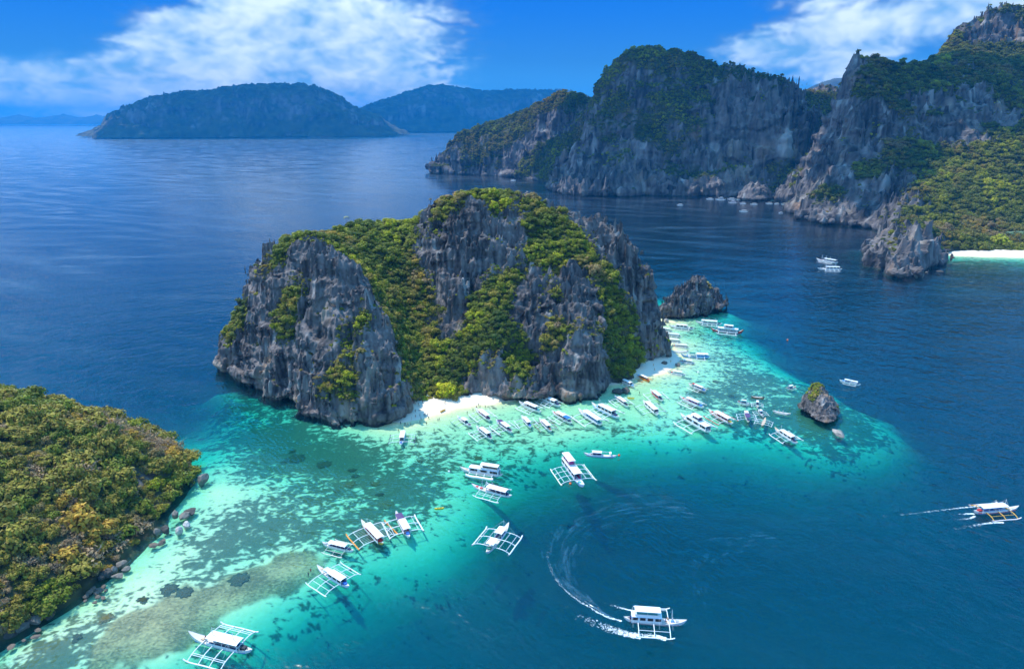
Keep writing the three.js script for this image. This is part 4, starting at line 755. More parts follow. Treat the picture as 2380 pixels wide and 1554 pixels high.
// a few that stand out
const own = (label, u, v, d, s, kind, y) => { const p = y === undefined ? ahead(px2(u), px2(v), d) : onLevel(px2(u), px2(v), y), t = singleTree({ x: p.x, y: p.y, z: p.z, s, pick: 0.5, hue: 0.5, turn: u }, kind, '', ''); t.userData.label = label; delete t.userData.group; };
function px2(u) { return u / 1.0924; }
own('bright yellow green tree leaning over the first beach', 1134, 1004, 0, 6.2, 'lime', 2.6);
own('bright green round tree at the back of the white cove beach', 2537, 626, 0, 12, 'fresh', 3.2);
own('small bright green tree at the left end of the white cove beach', 2479, 624, 0, 8, 'mid', 3.2);
own('yellow green tree at the right end of the second beach', 1593, 915, 0, 4.4, 'lime', 2.4);
own('golden bush at the right foot of the front cliff', 1545, 960, 0, 3.2, 'amber', 2.0);
function palmShape() {
  const stem = tube([[0, -0.5, 0], [0.15, 3, 0.05], [0.5, 6, 0.1], [1.0, 9, 0.1]], 0.15, 6, 10), fronds = [];
  for (let i = 0; i < 17; i++) {
    const a = i * 2.4, droop = 0.5 + (i % 4) * 0.45, pos = [], idx = [];
    for (let k = 0; k <= 6; k++) { const t = k / 6, l = 3.1 * t, y = 9.1 + 1.0 * t - droop * 1.9 * t * t, w = 0.55 * Math.sin(Math.PI * Math.min(1, 0.1 + t * 0.95)) + 0.03; for (const s of [-1, 0, 1]) pos.push(1 + Math.cos(a) * l - Math.sin(a) * s * w, y - Math.abs(s) * w * 0.55, 0.1 + Math.sin(a) * l + Math.cos(a) * s * w); if (k) { const o = (k - 1) * 3; idx.push(o, o + 3, o + 1, o + 1, o + 3, o + 4, o + 1, o + 4, o + 2, o + 2, o + 4, o + 5); } }
    const g = new THREE.BufferGeometry(); g.setAttribute('position', new THREE.Float32BufferAttribute(pos, 3)); g.setIndex(idx); g.computeVertexNormals(); fronds.push(g);
  }
  return [stem, fronds];
}
const [STEM, FRONDS] = palmShape(), PALM = new THREE.MeshPhysicalMaterial({ name: 'palm_leaf', color: new THREE.Color().setRGB(0.10, 0.15, 0.02), roughness: 0.6, side: THREE.DoubleSide, transmission: 0.3, thickness: 0 });
function palm(label, p, s, turn, group) { const t = thing('palm_tree', label, 'palm tree', p, turn, group); mesh('trunk', STEM, PALEBARK, t); for (const f of FRONDS) mesh('frond', f, PALM, t); t.scale.setScalar(s); }
palm('small palm standing up from the crest of the near headland', ahead(282, 1018, 250), 0.62, 0.4);
palm('palm rising above the wooded ridge behind the left cliff', ahead(806, 527, 430), 0.7, 2);
palm('tall thin palm behind the white cove beach, left', onLevel(px2(2556), px2(624), 3.2), 1.75, 0.3);
palm('tall leaning palm behind the white cove beach, right', onLevel(px2(2588), px2(624), 3.2), 1.8, 3.4);
[1812, 1822, 1830, 1838, 1846].forEach((u, i) => palm('slim pale palm behind the small cove beach under the mountain', onLevel(u, 453 - (i % 2), 3), 2.0 + 0.2 * (i % 3), i * 1.7, 'palms behind the small cove beach'));

// ------------------------------------------------------------------ shapes shared by the things
const px = (u) => u / 1.0924;                                           // places below are read off the 2600 pixel wide photograph
const spot = (u, v, y = 0) => onLevel(px(u), px(v), y);
function rod(a, b, r, r2 = r, n = 6) {
  const A = new THREE.Vector3(...a), B = new THREE.Vector3(...b), d = B.clone().sub(A), g = new THREE.CylinderGeometry(r2, r, d.length(), n);
  g.applyQuaternion(new THREE.Quaternion().setFromUnitVectors(new THREE.Vector3(0, 1, 0), d.normalize()));
  return g.translate((A.x + B.x) / 2, (A.y + B.y) / 2, (A.z + B.z) / 2);
}
function tube(points, r, n = 6, seg = 12) { return new THREE.TubeGeometry(new THREE.CatmullRomCurve3(points.map((p) => new THREE.Vector3(...p))), seg, r, n); }
function slab(x0, x1, y0, y1, z0, z1) { const g = new THREE.BoxGeometry(x1 - x0, y1 - y0, z1 - z0); return g.translate((x0 + x1) / 2, (y0 + y1) / 2, (z0 + z1) / 2); }
function join(list) { return mergeGeometries(list.map((g) => { const q = g.index ? g.toNonIndexed() : g; for (const n of Object.keys(q.attributes)) if (n !== 'position' && n !== 'normal') q.deleteAttribute(n); return q; })); }
const paints = new Map();
function paint(r, g, b, rough = 0.45) {
  const k = [r, g, b, rough].join();
  if (!paints.has(k)) paints.set(k, new THREE.MeshStandardMaterial({ name: 'paint', color: new THREE.Color().setRGB(r, g, b), roughness: rough }));
  return paints.get(k);
}
const C = {
  white: paint(0.74, 0.74, 0.73), cream: paint(0.76, 0.70, 0.58), pink: paint(0.80, 0.66, 0.64), pale: paint(0.62, 0.70, 0.78), blue: paint(0.03, 0.16, 0.52), sky: paint(0.16, 0.42, 0.72), navy: paint(0.012, 0.02, 0.09), red: paint(0.50, 0.03, 0.025), orange: paint(0.72, 0.24, 0.02),
  amber: paint(0.70, 0.36, 0.03), yellow: paint(0.72, 0.50, 0.03), tan: paint(0.55, 0.38, 0.24), brown: paint(0.22, 0.13, 0.08), purple: paint(0.10, 0.05, 0.13), magenta: paint(0.45, 0.03, 0.18), grey: paint(0.40, 0.41, 0.43), black: paint(0.015, 0.015, 0.02), teal: paint(0.05, 0.30, 0.30), deck: paint(0.58, 0.52, 0.46, 0.8), green: paint(0.02, 0.16, 0.12),
};

// ------------------------------------------------------------------ outrigger boats
function hullShape(L, B, bow, stern, free) {                            // a slim double-ended hull, bow at +x; returns hull and deck
  const n = 22, rows = 7, pos = [], idx = [], deckPos = [], deckIdx = [];
  for (let i = 0; i <= n; i++) {
    const t = (i / n) * 2 - 1, w = (B / 2) * Math.pow(Math.max(0, 1 - Math.pow(Math.abs(t), 2.4)), 0.75) + 0.04, rise = t > 0 ? bow * Math.pow(t, 3.2) : stern * Math.pow(-t, 3.2), top = free + rise, keel = -0.55 + (rise + free + 0.35) * Math.pow(Math.abs(t), 7), x = (t * L) / 2;
    for (let k = 0; k < rows; k++) {
      const a = (k / (rows - 1)) * 2 - 1, s = Math.abs(a);
      pos.push(x, keel + (top - keel) * Math.pow(s, 1.7), Math.sign(a) * w * Math.pow(s, 0.55));
    }
    deckPos.push(x, top - 0.07, w * 0.93, x, top - 0.07, -w * 0.93);
    if (i) {
      for (let k = 0; k < rows - 1; k++) { const a = (i - 1) * rows + k, b = a + rows; idx.push(a, b, a + 1, b, b + 1, a + 1); }
      const d = (i - 1) * 2; deckIdx.push(d, d + 2, d + 1, d + 2, d + 3, d + 1);
    }
  }
  const make = (p, q) => { const g = new THREE.BufferGeometry(); g.setAttribute('position', new THREE.Float32BufferAttribute(p, 3)); g.setIndex(q); g.computeVertexNormals(); return g; };
  return [make(pos, idx), make(deckPos, deckIdx)];
}
function canopyShape(x0, x1, w, y, camber = 0.16, thick = 0.09) {        // an arched awning with a lip
  const s = new THREE.Shape(), n = 8;
  for (let i = 0; i <= n; i++) { const a = (i / n) * 2 - 1; s[i ? 'lineTo' : 'moveTo']((a * w) / 2, camber * (1 - a * a)); }
  for (let i = n; i >= 0; i--) { const a = (i / n) * 2 - 1; s.lineTo((a * w) / 2, camber * (1 - a * a) - thick); }
  const g = new THREE.ExtrudeGeometry(s, { depth: x1 - x0, bevelEnabled: false });
  return g.rotateY(Math.PI / 2).translate(x0, y, 0);
}
function bangka(label, bow, stern, o = {}) {
  const A = spot(...bow, 1.0), B = spot(...stern, 0.8), d = A.clone().sub(B), L = o.L || Math.max(o.least || 0, d.length()), mid = A.add(B).multiplyScalar(0.5); mid.y = 0;
  const t = thing(o.name || 'outrigger_boat', label, o.category || 'outrigger boat', mid, Math.atan2(-d.z, d.x), o.group);
  const k = L / 18, W = o.beam || 2.5 * k, S = (o.span || 5.6) * k, free = 0.85 * Math.sqrt(k), hullPaint = o.hull || C.white, roofPaint = o.roof || C.white, arms = o.arms ?? 4, armPaint = o.armPaint || C.white, floatPaint = o.floatPaint || armPaint, fine = L * (1024 / 2600) > 0;
  const [hull, deck] = hullShape(L, W, (o.bowRise || 1.15) * k, (o.sternRise ?? 0.75) * k, free);
  mesh('hull', hull, hullPaint, t); mesh('deck', deck, o.deck || C.deck, t);
  if (o.stripe) for (const z of [-1, 1]) mesh('stripe', tube([[-L * 0.42, free * 0.62 + 0.1 * k, z * W * 0.30], [-L * 0.2, free * 0.55, z * (W * 0.47)], [L * 0.15, free * 0.55, z * (W * 0.485)], [L * 0.4, free * 0.75 + 0.2 * k, z * W * 0.34]], 0.10 * k), o.stripe, t);
  const rr = seeded(Math.round(bow[0] * 7 + bow[1])), some = (list) => list[Math.floor(rr() * list.length)];
  const band = some([C.sky, C.blue, C.red, C.green, C.grey, C.teal]);
  for (const z of [-1, 1]) mesh('boot_stripe', tube([[-L * 0.40, 0.22 * k, z * W * 0.20], [-L * 0.2, 0.16 * k, z * W * 0.36], [L * 0.15, 0.16 * k, z * W * 0.37], [L * 0.38, 0.22 * k, z * W * 0.22]], 0.09 * k, 5, 10), band, t);
  if (o.cover !== null) for (let i = 0; i < 2; i++) { const x = L * (0.24 + 0.09 * i + 0.04 * rr()), q = 0.3 * k + 0.15; mesh('deck_locker', slab(x - q, x + q, free - 0.05, free + 0.35 + 0.25 * rr(), (rr() - 0.5) * W * 0.3 - q * 0.7, (rr() - 0.5) * W * 0.3 + q * 0.7 + 0.3), some([C.grey, C.sky, C.tan, C.pale, C.red, C.teal]), t); }
  const [r0, r1] = o.cover || [-0.30, 0.20], x0 = r0 * L, x1 = r1 * L, rw = W * (o.wide || 1.12), ry = free + 2.0 * Math.max(0.75, k);
  if (o.cover !== null) {
    mesh('roof', canopyShape(x0, x1, rw, ry), roofPaint, t);
    for (const z of [-1, 1]) mesh('roof_edge', rod([x0 - 0.02, ry - 0.05, z * rw * 0.5], [x1 + 0.02, ry - 0.05, z * rw * 0.5], 0.055 * k), some([C.grey, C.pale, C.sky, C.white]), t);
    for (let i = 1; i < 4; i++) { const x = mix(x0, x1, i / 4); mesh('roof_seam', tube([[x, ry, -rw * 0.49], [x, ry + 0.165, 0], [x, ry, rw * 0.49]], 0.035 * k, 4, 6), C.grey, t); }
    const posts = Math.max(2, Math.round((x1 - x0) / (2.4 * k)));
    for (let i = 0; i <= posts; i++) for (const z of [-1, 1]) { const x = mix(x0 + 0.15, x1 - 0.15, i / posts); mesh('post', rod([x, free - 0.2, z * W * 0.47], [x, ry + 0.02, z * rw * 0.46], 0.07 * k), o.postPaint || C.white, t); }
    for (const z of [-1, 1]) mesh('side_board', slab(x0, x1, free - 0.1, free + 0.55 * k, z * W * 0.49 - 0.05, z * W * 0.49 + 0.05), o.board || hullPaint, t);
    for (const z of [-1, 1]) mesh('bench', slab(x0 + 0.4 * k, x1 - 0.3 * k, free - 0.05, free + 0.4, z * W * 0.30 - 0.28, z * W * 0.30 + 0.28), o.bench || C.navy, t);
    if (o.windows) for (let i = 0; i < o.windows; i++) for (const z of [-1, 1]) { const x = mix(x0, x1, (i + 0.5) / o.windows), h = ((x1 - x0) / o.windows) * 0.36; mesh('window', slab(x - h, x + h, free + 0.75 * k, ry - 0.35 * k, z * W * 0.49 - 0.04, z * W * 0.49 + 0.04), C.black, t); }
    if (o.windows) for (const z of [-1, 1]) mesh('cabin_wall', slab(x0, x1, free + 0.55 * k, ry - 0.02, z * W * 0.475 - 0.04, z * W * 0.475 + 0.04), roofPaint, t);
    if (o.tier) {                                                        // a raised wheelhouse on the roof
      const a = mix(x0, x1, o.tier[0]), b = mix(x0, x1, o.tier[1]), h = 1.75 * k;
      mesh('upper_roof', canopyShape(a, b, rw * 0.9, ry + h), roofPaint, t);
      for (const z of [-1, 1]) mesh('upper_wall', slab(a + 0.2, b - 0.2, ry, ry + 0.75 * k, z * rw * 0.42 - 0.035, z * rw * 0.42 + 0.035), o.board || roofPaint, t);
      for (const x of [a + 0.2, (a + b) / 2, b - 0.2]) for (const z of [-1, 1]) mesh('post', rod([x, ry, z * rw * 0.4], [x, ry + h, z * rw * 0.4], 0.06 * k), C.white, t);
      mesh('wheelhouse', slab(a + 0.6 * k, b - 0.9 * k, ry, ry + 1.3 * k, -rw * 0.3, rw * 0.3), o.bench || C.purple, t);
    }
    if (o.hatch) mesh('roof_panel', canopyShape(mix(x0, x1, 0.35), mix(x0, x1, 0.7), rw * 0.4, ry + 0.04, 0.12), o.hatch, t);
  }
  if (o.awning) mesh('awning', canopyShape(o.awning[0] * L, o.awning[1] * L, rw * (o.awning[3] || 0.95), ry - 0.12 * k, 0.1), o.awning[2], t);
  if (o.awning) for (const x of [o.awning[0] * L + 0.2, o.awning[1] * L - 0.2]) for (const z of [-1, 1]) mesh('post', rod([x, free - 0.2, z * W * 0.40], [x, ry - 0.1 * k, z * rw * 0.42], 0.05 * k), C.white, t);
  if (o.engine !== null) mesh('engine', join([slab(-0.40 * L, -0.33 * L, free - 0.2, free + 0.8 * k, -W * 0.22, W * 0.22), rod([-0.40 * L, free + 0.5 * k, 0], [-0.47 * L, free + 0.15 * k, 0], 0.14 * k)]), o.engine || C.navy, t);
  // outriggers: bent cross beams, a float on each side, poles along them
  const fl = (o.floats || 0.62) * L, fx = (o.floatAt || -0.03) * L, fy = o.floatHigh ?? 0.12;
  for (const z of [-1, 1]) {
    if (o.side && o.side !== z) continue;
    for (let i = 0; i < arms; i++) {
      const x = fx + mix(-0.42, 0.42, arms > 1 ? i / (arms - 1) : 0.5) * fl;
      mesh('cross_beam', tube([[x, free + 0.25 * k, 0], [x, free + 0.30 * k, z * S * 0.45], [x, free + 0.05 * k, z * S * 0.75], [x, fy + 0.08, z * S]], (o.thick || 0.11) * 1.2 * k, 6, 8), armPaint, t);
    }
    mesh('float', tube([[fx - fl / 2, fy + 0.22 * k, z * S], [fx - fl * 0.44, fy, z * S], [fx, fy, z * S], [fx + fl * 0.43, fy, z * S], [fx + fl * 0.53, fy + 0.45 * k, z * S]], (o.floatThick || 0.15) * 1.25 * k, 6, 14), floatPaint, t);
    for (const q of o.rails || [0.72]) mesh('pole', rod([fx - fl * 0.43, free + (q < 0.5 ? 0.32 : 0.12) * k, z * S * q], [fx + fl * 0.43, free + (q < 0.5 ? 0.32 : 0.12) * k, z * S * q], 0.075 * k), armPaint, t);
    if (o.net) for (let i = 0; i < 11; i++) { const x = fx + mix(-0.4, 0.4, i / 10) * fl; mesh('slat', rod([x, free + 0.3 * k, z * S * 0.25], [x, free + 0.1 * k, z * S * 0.74], 0.035 * k), o.net, t); }
  }
  for (const m of o.masts || []) {
    const x = m * L; mesh('mast', rod([x, free, 0], [x, ry + 2.2 * k, 0], 0.085 * k, 0.05 * k), C.white, t);
    for (const z of [-1, 1]) mesh('stay', rod([x, ry + 2.0 * k, 0], [x, free + 0.2 * k, z * S * 0.6], 0.025 * k, 0.025 * k, 4), C.white, t);
  }
  if (o.flag) mesh('flag', slab(-0.485 * L, -0.48 * L + 0.5 * k, free + 1.2 * k, free + 1.7 * k, -0.02, 0.02), o.flag, t);
  return t;
}
{
  const near = 'outrigger boats in the turquoise water at the front', row = 'outrigger boats moored in a row off the first beach', end = 'outrigger boats off the second beach', reef = 'boats over the right reef', far = 'boats anchored below the far mountain';
  // --- nearest, bottom of the picture
  bangka('white tour boat full of passengers, nearest of all at the lower left', [479, 1613], [641, 1655], { group: near, arms: 4, span: 6.4, cover: [-0.32, 0.16], masts: [0.10, -0.22], bench: C.navy, engine: C.black, rails: [0.78, 0.70], floats: 0.6, bowRise: 1.5 });
  bangka('white outrigger boat under way, trailing the long curved wake', [1744, 1580], [1583, 1570], { group: near, arms: 3, span: 6.2, cover: [-0.38, 0.10], windows: 4, tier: [0.1, 0.95], masts: [-0.36, 0.05, 0.26], rails: [0.72], floats: 0.58, bench: C.teal, board: C.white });
  bangka('white boat with dark red stern speeding in at the right edge', [2587, 1289], [2472, 1300], { group: near, arms: 3, span: 5.2, cover: [-0.36, 0.20], armPaint: C.amber, floatPaint: C.pink, bench: C.blue, engine: C.red, masts: [0.18, -0.05], stripe: C.red });
  bangka('pale blue and white boat with bare foredeck, upper boat of the lower left pair', [804, 1438], [887, 1491], { group: near, arms: 3, span: 7.4, hull: C.pale, cover: [-0.34, 0.06], windows: 3, awning: [0.07, 0.22, C.pale, 0.7], masts: [0.06, 0.22], rails: [0.45, 0.75], engine: C.blue });
  bangka('small white boat with pink board and thin curved outrigger, left of the orange one', [817, 1377], [898, 1398], { group: near, arms: 3, span: 5.6, cover: [-0.28, 0.26], board: C.pink, thick: 0.07, armPaint: C.cream, engine: C.navy, bench: C.purple });
  bangka('orange bowed boat with slatted orange outriggers and red stern', [917, 1323], [973, 1383], { group: near, arms: 3, span: 7.6, hull: C.amber, roof: C.cream, board: C.white, net: C.cream, floatPaint: C.orange, engine: C.red, bench: C.red, cover: [-0.40, 0.22], floatThick: 0.22, masts: [0.2] });
  bangka('white boat with a dark purple foredeck canopy, right of the orange one', [1005, 1301], [1040, 1366], { group: near, arms: 3, span: 6.2, cover: [-0.34, 0.06], awning: [0.08, 0.30, C.purple], engine: C.blue, bench: C.red, floatThick: 0.24, thick: 0.15 });
  bangka('pinkish double decker boat broadside over the pale water', [1167, 1189], [1277, 1207], { group: near, arms: 4, span: 3.2, hull: C.pink, roof: C.white, cover: [-0.42, 0.26], windows: 3, tier: [0.02, 0.62], board: C.pink, floats: 0.62, floatThick: 0.42, bench: C.brown, floatPaint: C.white });
  bangka('boat with pink rear deck and an orange kayak along its side', [1197, 1232], [1300, 1261], { group: near, arms: 4, span: 5.4, roof: C.pink, cover: [-0.38, 0.10], masts: [0.22, 0.12, -0.02], thick: 0.08, rails: [0.6, 0.8], bench: C.purple, engine: C.navy });
  bangka('white boat with two cabins and wide square outriggers, alone over the drop off', [1292, 1331], [1234, 1406], { group: near, arms: 3, span: 6.6, cover: [0.0, 0.24], board: C.pale, awning: [-0.36, -0.14, C.white, 1.0], rails: [0.42, 0.8], floatThick: 0.2, masts: [0.27], engine: C.green });
  bangka('big white and light blue boat with latticed outriggers seen from its bow', [1483, 1238], [1433, 1172], { group: near, arms: 4, span: 5.9, hull: C.pale, cover: [-0.46, 0.20], tier: [0.0, 0.55], rails: [0.45, 0.82], hatch: C.sky, bench: C.magenta, deck: C.pale, thick: 0.09, floatPaint: C.cream, windows: 4 });
  bangka('slim white boat with a short roof beside an orange buoy', [1482, 1151], [1566, 1158], { group: near, arms: 3, span: 5.8, cover: [-0.05, 0.24], awning: [-0.34, -0.28, C.white], rails: [0.7], stripe: C.sky, engine: null, side: 1, floats: 0.6 });
  // --- first beach, from the left
  bangka('white boat with a blue stern close under the left cliff', [1025, 1093], [1017, 1130], { group: row, arms: 3, span: 7.2, beam: 2.0, cover: [-0.2, 0.3], engine: C.blue, floatPaint: C.navy, rails: [0.7], stripe: C.sky });
  bangka('small narrow boat with dark floats nearest the swimmers', [1160, 1056], [1197, 1082], { group: row, arms: 3, span: 6.8, cover: [-0.18, 0.12], engine: C.purple, floatPaint: C.green, rails: [] });
  bangka('white boat with purple benches, bow on the first beach', [1207, 1037], [1246, 1068], { group: row, arms: 3, span: 6.0, cover: [-0.34, 0.2], bench: C.magenta, engine: C.navy });
  bangka('white boat with wide ladder like outriggers, lowest of the first beach row on the left', [1209, 1082], [1250, 1115], { group: row, arms: 4, span: 6.8, windows: 4, engine: C.navy, rails: [0.6, 0.85] });
  bangka('boat with dark round foredeck cover and blue grey awnings in the beach row', [1259, 1066], [1301, 1098], { group: row, arms: 3, span: 6.2, awning: [0.12, 0.30, C.purple], cover: [-0.30, 0.10], engine: C.purple, rails: [0.5, 0.85] });
  bangka('small white boat with a blue stern, short outriggers, fourth along the beach row', [1324, 1055], [1349, 1085], { group: row, arms: 3, span: 6.4, engine: C.blue, rails: [] });
  bangka('plump white boat with brown stern, beside the dark submerged float', [1369, 1062], [1401, 1095], { group: row, arms: 3, span: 5.4, engine: C.brown, floatPaint: C.brown, rails: [] });
  bangka('white boat with a blue awning over the stern', [1401, 1044], [1453, 1074], { group: row, arms: 3, span: 5.6, cover: [-0.14, 0.24], awning: [-0.36, -0.14, C.blue], bench: C.brown, engine: C.navy });
  bangka('long white boat with ladder outriggers, upper row below the central rock foot', [1317, 1020], [1375, 1046], { group: row, arms: 4, span: 5.8, rails: [0.5, 0.8], engine: C.teal });
  bangka('white boat with purple cabin windows nearest the foot of the front cliff', [1363, 1005], [1424, 1031], { group: row, arms: 4, span: 5.0, windows: 3, bench: C.purple, engine: C.navy, rails: [0.75] });
  bangka('white boat with broad roof and open bays, below the longest boat of the row', [1468, 1040], [1528, 1080], { group: row, arms: 3, span: 6.0, cover: [-0.42, 0.22], bench: C.sky, engine: C.teal, rails: [] });
  bangka('longest boat of the row, pale blue bow, dark windows', [1502, 1025], [1573, 1061], { group: row, arms: 4, span: 6.0, windows: 4, masts: [0.2, 0.0], stripe: C.sky, rails: [0.75], engine: C.navy });
  bangka('white boat with a round black stern opening, right of the front cliff', [1560, 1005], [1596, 1032], { group: row, arms: 3, span: 6.2, engine: C.black, rails: [0.8] });
  bangka('white boat with dark netted floats, right of the round sterned one', [1633, 1018], [1672, 1054], { group: row, arms: 3, span: 6.6, floatPaint: C.green, windows: 3, cover: [-0.36, 0.24], engine: C.grey, rails: [0.85] });
  bangka('white boat with red side boards and blue stern, above the netted one', [1651, 989], [1683, 1018], { group: row, arms: 3, span: 6.2, board: C.red, engine: C.navy, rails: [] });
  // --- second beach
  bangka('long white boat lying along the sand edge of the second beach', [1568, 961], [1612, 982], { group: end, arms: 3, span: 4.6, windows: 3, engine: C.sky });
  bangka('orange red boat with red outriggers at the sand edge', [1616, 950], [1651, 967], { group: end, arms: 3, span: 5.4, hull: C.orange, roof: C.cream, armPaint: C.orange, engine: C.red });
  bangka('low grey white boat grounded at the end of the second beach', [1695, 942], [1742, 951], { group: end, arms: 3, span: 3.4, bench: C.grey, engine: C.grey });
  bangka('white boat with a dark curved stern cover, just off the beach rocks', [1722, 914], [1766, 921], { group: end, arms: 3, span: 4.8, engine: C.navy, stripe: C.sky });
  bangka('blue sterned boat with a dark green bow canopy, pointing to the beach', [1729, 901], [1804, 906], { group: end, arms: 3, span: 5.0, hull: C.sky, cover: [-0.42, -0.02], awning: [0.02, 0.2, C.green], bench: C.blue, engine: C.blue });
  bangka('low open white craft beside the beach, above the blue boat', [1707, 892], [1752, 890], { group: end, arms: 2, span: 3.6, cover: null, engine: C.brown });
  bangka('white boat with a purplish interior, third down beside the right cliff', [1706, 875], [1751, 881], { group: end, arms: 4, span: 4.8, bench: C.purple, cover: [-0.36, 0.28] });
  bangka('white boat with greenish open sides tucked against the cliff end', [1684, 862], [1731, 867], { group: end, arms: 3, span: 4.4, bench: C.green, cover: [-0.34, 0.3] });
  bangka('white boat with pink seats and dark engine beside the cliff end', [1680, 847], [1732, 854], { group: end, arms: 3, span: 4.8, bench: C.pink, engine: C.navy, cover: [-0.36, 0.3] });
  bangka('white boat half hidden by the cliff, uppermost of those along it', [1668, 833], [1709, 840], { group: end, arms: 3, span: 4.0, bench: C.brown, cover: [-0.3, 0.3] });
  bangka('white boat with long flat ends just below the jagged islet', [1698, 827], [1764, 834], { group: end, arms: 3, span: 4.2, cover: [-0.22, 0.2], windows: 3 });
  bangka('white boat with a dark open side in the shadow edge of the islet', [1766, 817], [1835, 823], { group: end, arms: 4, span: 4.2, cover: [-0.30, 0.28], bench: C.brown, masts: [0.2, 0.0, -0.22] });
  bangka('white boat with a bright red hull and raised tail, right of the islet', [1804, 836], [1888, 846], { group: end, arms: 3, span: 4.0, hull: C.red, roof: C.white, board: C.white, cover: [-0.34, 0.28], tier: [0.25, 0.7], masts: [0.1, -0.1], sternRise: 2.2, bench: C.navy });
  bangka('white boat with red and blue covers alone on the pale reef', [1748, 973], [1794, 993], { group: reef, arms: 3, span: 5.4, cover: [-0.3, 0.12], awning: [0.14, 0.26, C.red], engine: C.blue });
  // --- right reef
  bangka('white boat with purple rail and tall bow, middle of the right reef', [1726, 1007], [1788, 1035], { group: reef, arms: 3, span: 5.6, bench: C.magenta, engine: C.blue, masts: [0.2, 0.02, -0.25], rails: [0.5, 0.85] });
  bangka('big white boat with a dark square sunshade on its far side', [1727, 1053], [1805, 1099], { group: reef, arms: 3, span: 6.2, windows: 3, cover: [-0.42, 0.22], awning: [-0.18, 0.06, C.purple, 0.7], tier: [0.4, 0.8], engine: C.grey, masts: [0.16], rails: [0.8] });
  bangka('white boat with red stripes, red roof patch and yellow stern', [1799, 1041], [1862, 1077], { group: reef, arms: 3, span: 6.0, stripe: C.red, hatch: C.red, bench: C.red, floatPaint: C.red, engine: C.yellow, cover: [-0.36, 0.2] });
  bangka('boat with dark purple tent canopy seen end on, cream side', [1893, 1044], [1902, 1071], { group: reef, arms: 3, span: 6.6, hull: C.cream, roof: C.cream, cover: [0.1, 0.34], awning: [-0.3, 0.1, C.purple, 1.2], rails: [0.7], armPaint: C.pale });
  bangka('small white catamaran like craft with blue water showing through', [1872, 1017], [1908, 1024], { group: reef, arms: 3, span: 4.6, cover: [-0.16, 0.2], thick: 0.13 });
  bangka('smallest white outrigger beside the catamaran like craft', [1924, 1034], [1923.5, 1019], { group: reef, arms: 3, span: 6, cover: [-0.3, 0.0], thick: 0.16 });
  bangka('little white outrigger with square wings, above the orange one', [1926, 1038], [1940, 1056], { group: reef, arms: 3, span: 7.4, cover: [-0.1, 0.14], thick: 0.15, rails: [0.55] });
  bangka('little orange tan outrigger with window like wings', [1944, 1060], [1935, 1081], { group: reef, arms: 3, span: 7.0, hull: C.tan, deck: C.tan, cover: null, thick: 0.14, rails: [0.6], engine: null });
  bangka('narrow cream paddling boat carrying two upright white figures, left of the tall rock', [2009, 1049], [1962, 1042], { group: reef, arms: 2, span: 1.8, hull: C.cream, cover: null, engine: C.pink, name: 'outrigger_boat' });
  bangka('thin brown outrigger canoe with a dark bundle, above the reef boats', [1907, 1004], [1943, 1008], { group: reef, arms: 2, span: 3.0, hull: C.brown, cover: null, armPaint: C.brown, engine: C.black });
  bangka('tiny white boat on the far edge of the reef behind the brown canoe', [2022, 979], [1998, 986], { group: reef, arms: 2, span: 4.6, cover: [-0.3, 0.1] });
  bangka('white boat on the deep blue just past the reef, upper right of the tall rock', [2132, 964], [2186, 976], { group: reef, arms: 3, span: 4.6, cover: [0.0, 0.26], awning: [-0.36, -0.02, C.white], rails: [0.6] });
  bangka('white boat with an orange stern deck, left of the tall rock foot', [1967, 1087], [2026, 1126], { group: reef, arms: 3, span: 6.0, windows: 3, deck: C.tan, bench: C.purple, masts: [0.22], engine: C.navy, rails: [0.6] });
  // --- open water and far anchorage
  bangka('upper white boat of the pair on the dark water near the rocky point', [2073, 658], [2129, 668], { group: 'pair of boats near the rocky point', arms: 3, span: 3.6, masts: [0.24, 0.06, -0.12], cover: [-0.4, 0.12] });
  bangka('lower white boat of the pair on the dark water near the rocky point', [2076, 682], [2139, 684], { group: 'pair of boats near the rocky point', arms: 4, span: 5.2, masts: [0.16, -0.2], cover: [-0.38, 0.16], windows: 4 });
  for (const [label, u, v, w, o] of [
    ['leftmost white boat in the line under the mountain', 1803, 503, 21, {}], ['widest white boat cluster member, second from left under the mountain', 1830, 504, 27, { tier: [0.2, 0.7] }], ['white boat third from the left under the mountain', 1858, 503, 22, {}], ['pinkish boat in front of the third one under the mountain', 1861, 512, 24, { hull: C.pink, roof: C.pink, tier: [0.3, 0.8] }], ['slim white boat touching the left of the blunt rock', 1876, 504, 14, {}],
    ['small white boat just left of the blunt rock foot', 1887, 514, 17, {}], ['small white boat at the foot of the blunt rock', 1915, 516, 20, {}], ['white boat between the blunt rock and the cove beach', 1954, 514, 20, {}], ['white boat right below the cove beach', 1973, 515, 14, {}], ['cream roofed boat right of the cove beach centre', 1991, 516, 16, { roof: C.cream }], ['white boat close to the cape cliff, rightmost of the line', 2006, 520, 20, {}], ['pale blue white boat nearest the cape corner', 2007, 530, 16, { hull: C.pale }],
    ['white boat alone below the line, middle of the far bay', 1889, 534, 24, {}], ['single small boat at the left of the far bay', 1727, 518, 17, { span: 7 }], ['tiny white boat alone near the cape corner', 1983, 538, 11, {}], ['lone white boat under the green shore far left of the mountain', 1303, 456, 14, { cover: [-0.4, 0.3] }],
  ]) bangka(label, [u - w / 2, v + 1], [u + w / 2, v + 2], { group: far, arms: 2, span: 4.4, cover: [-0.3, 0.22], beam: undefined, rails: [], ...o });
}
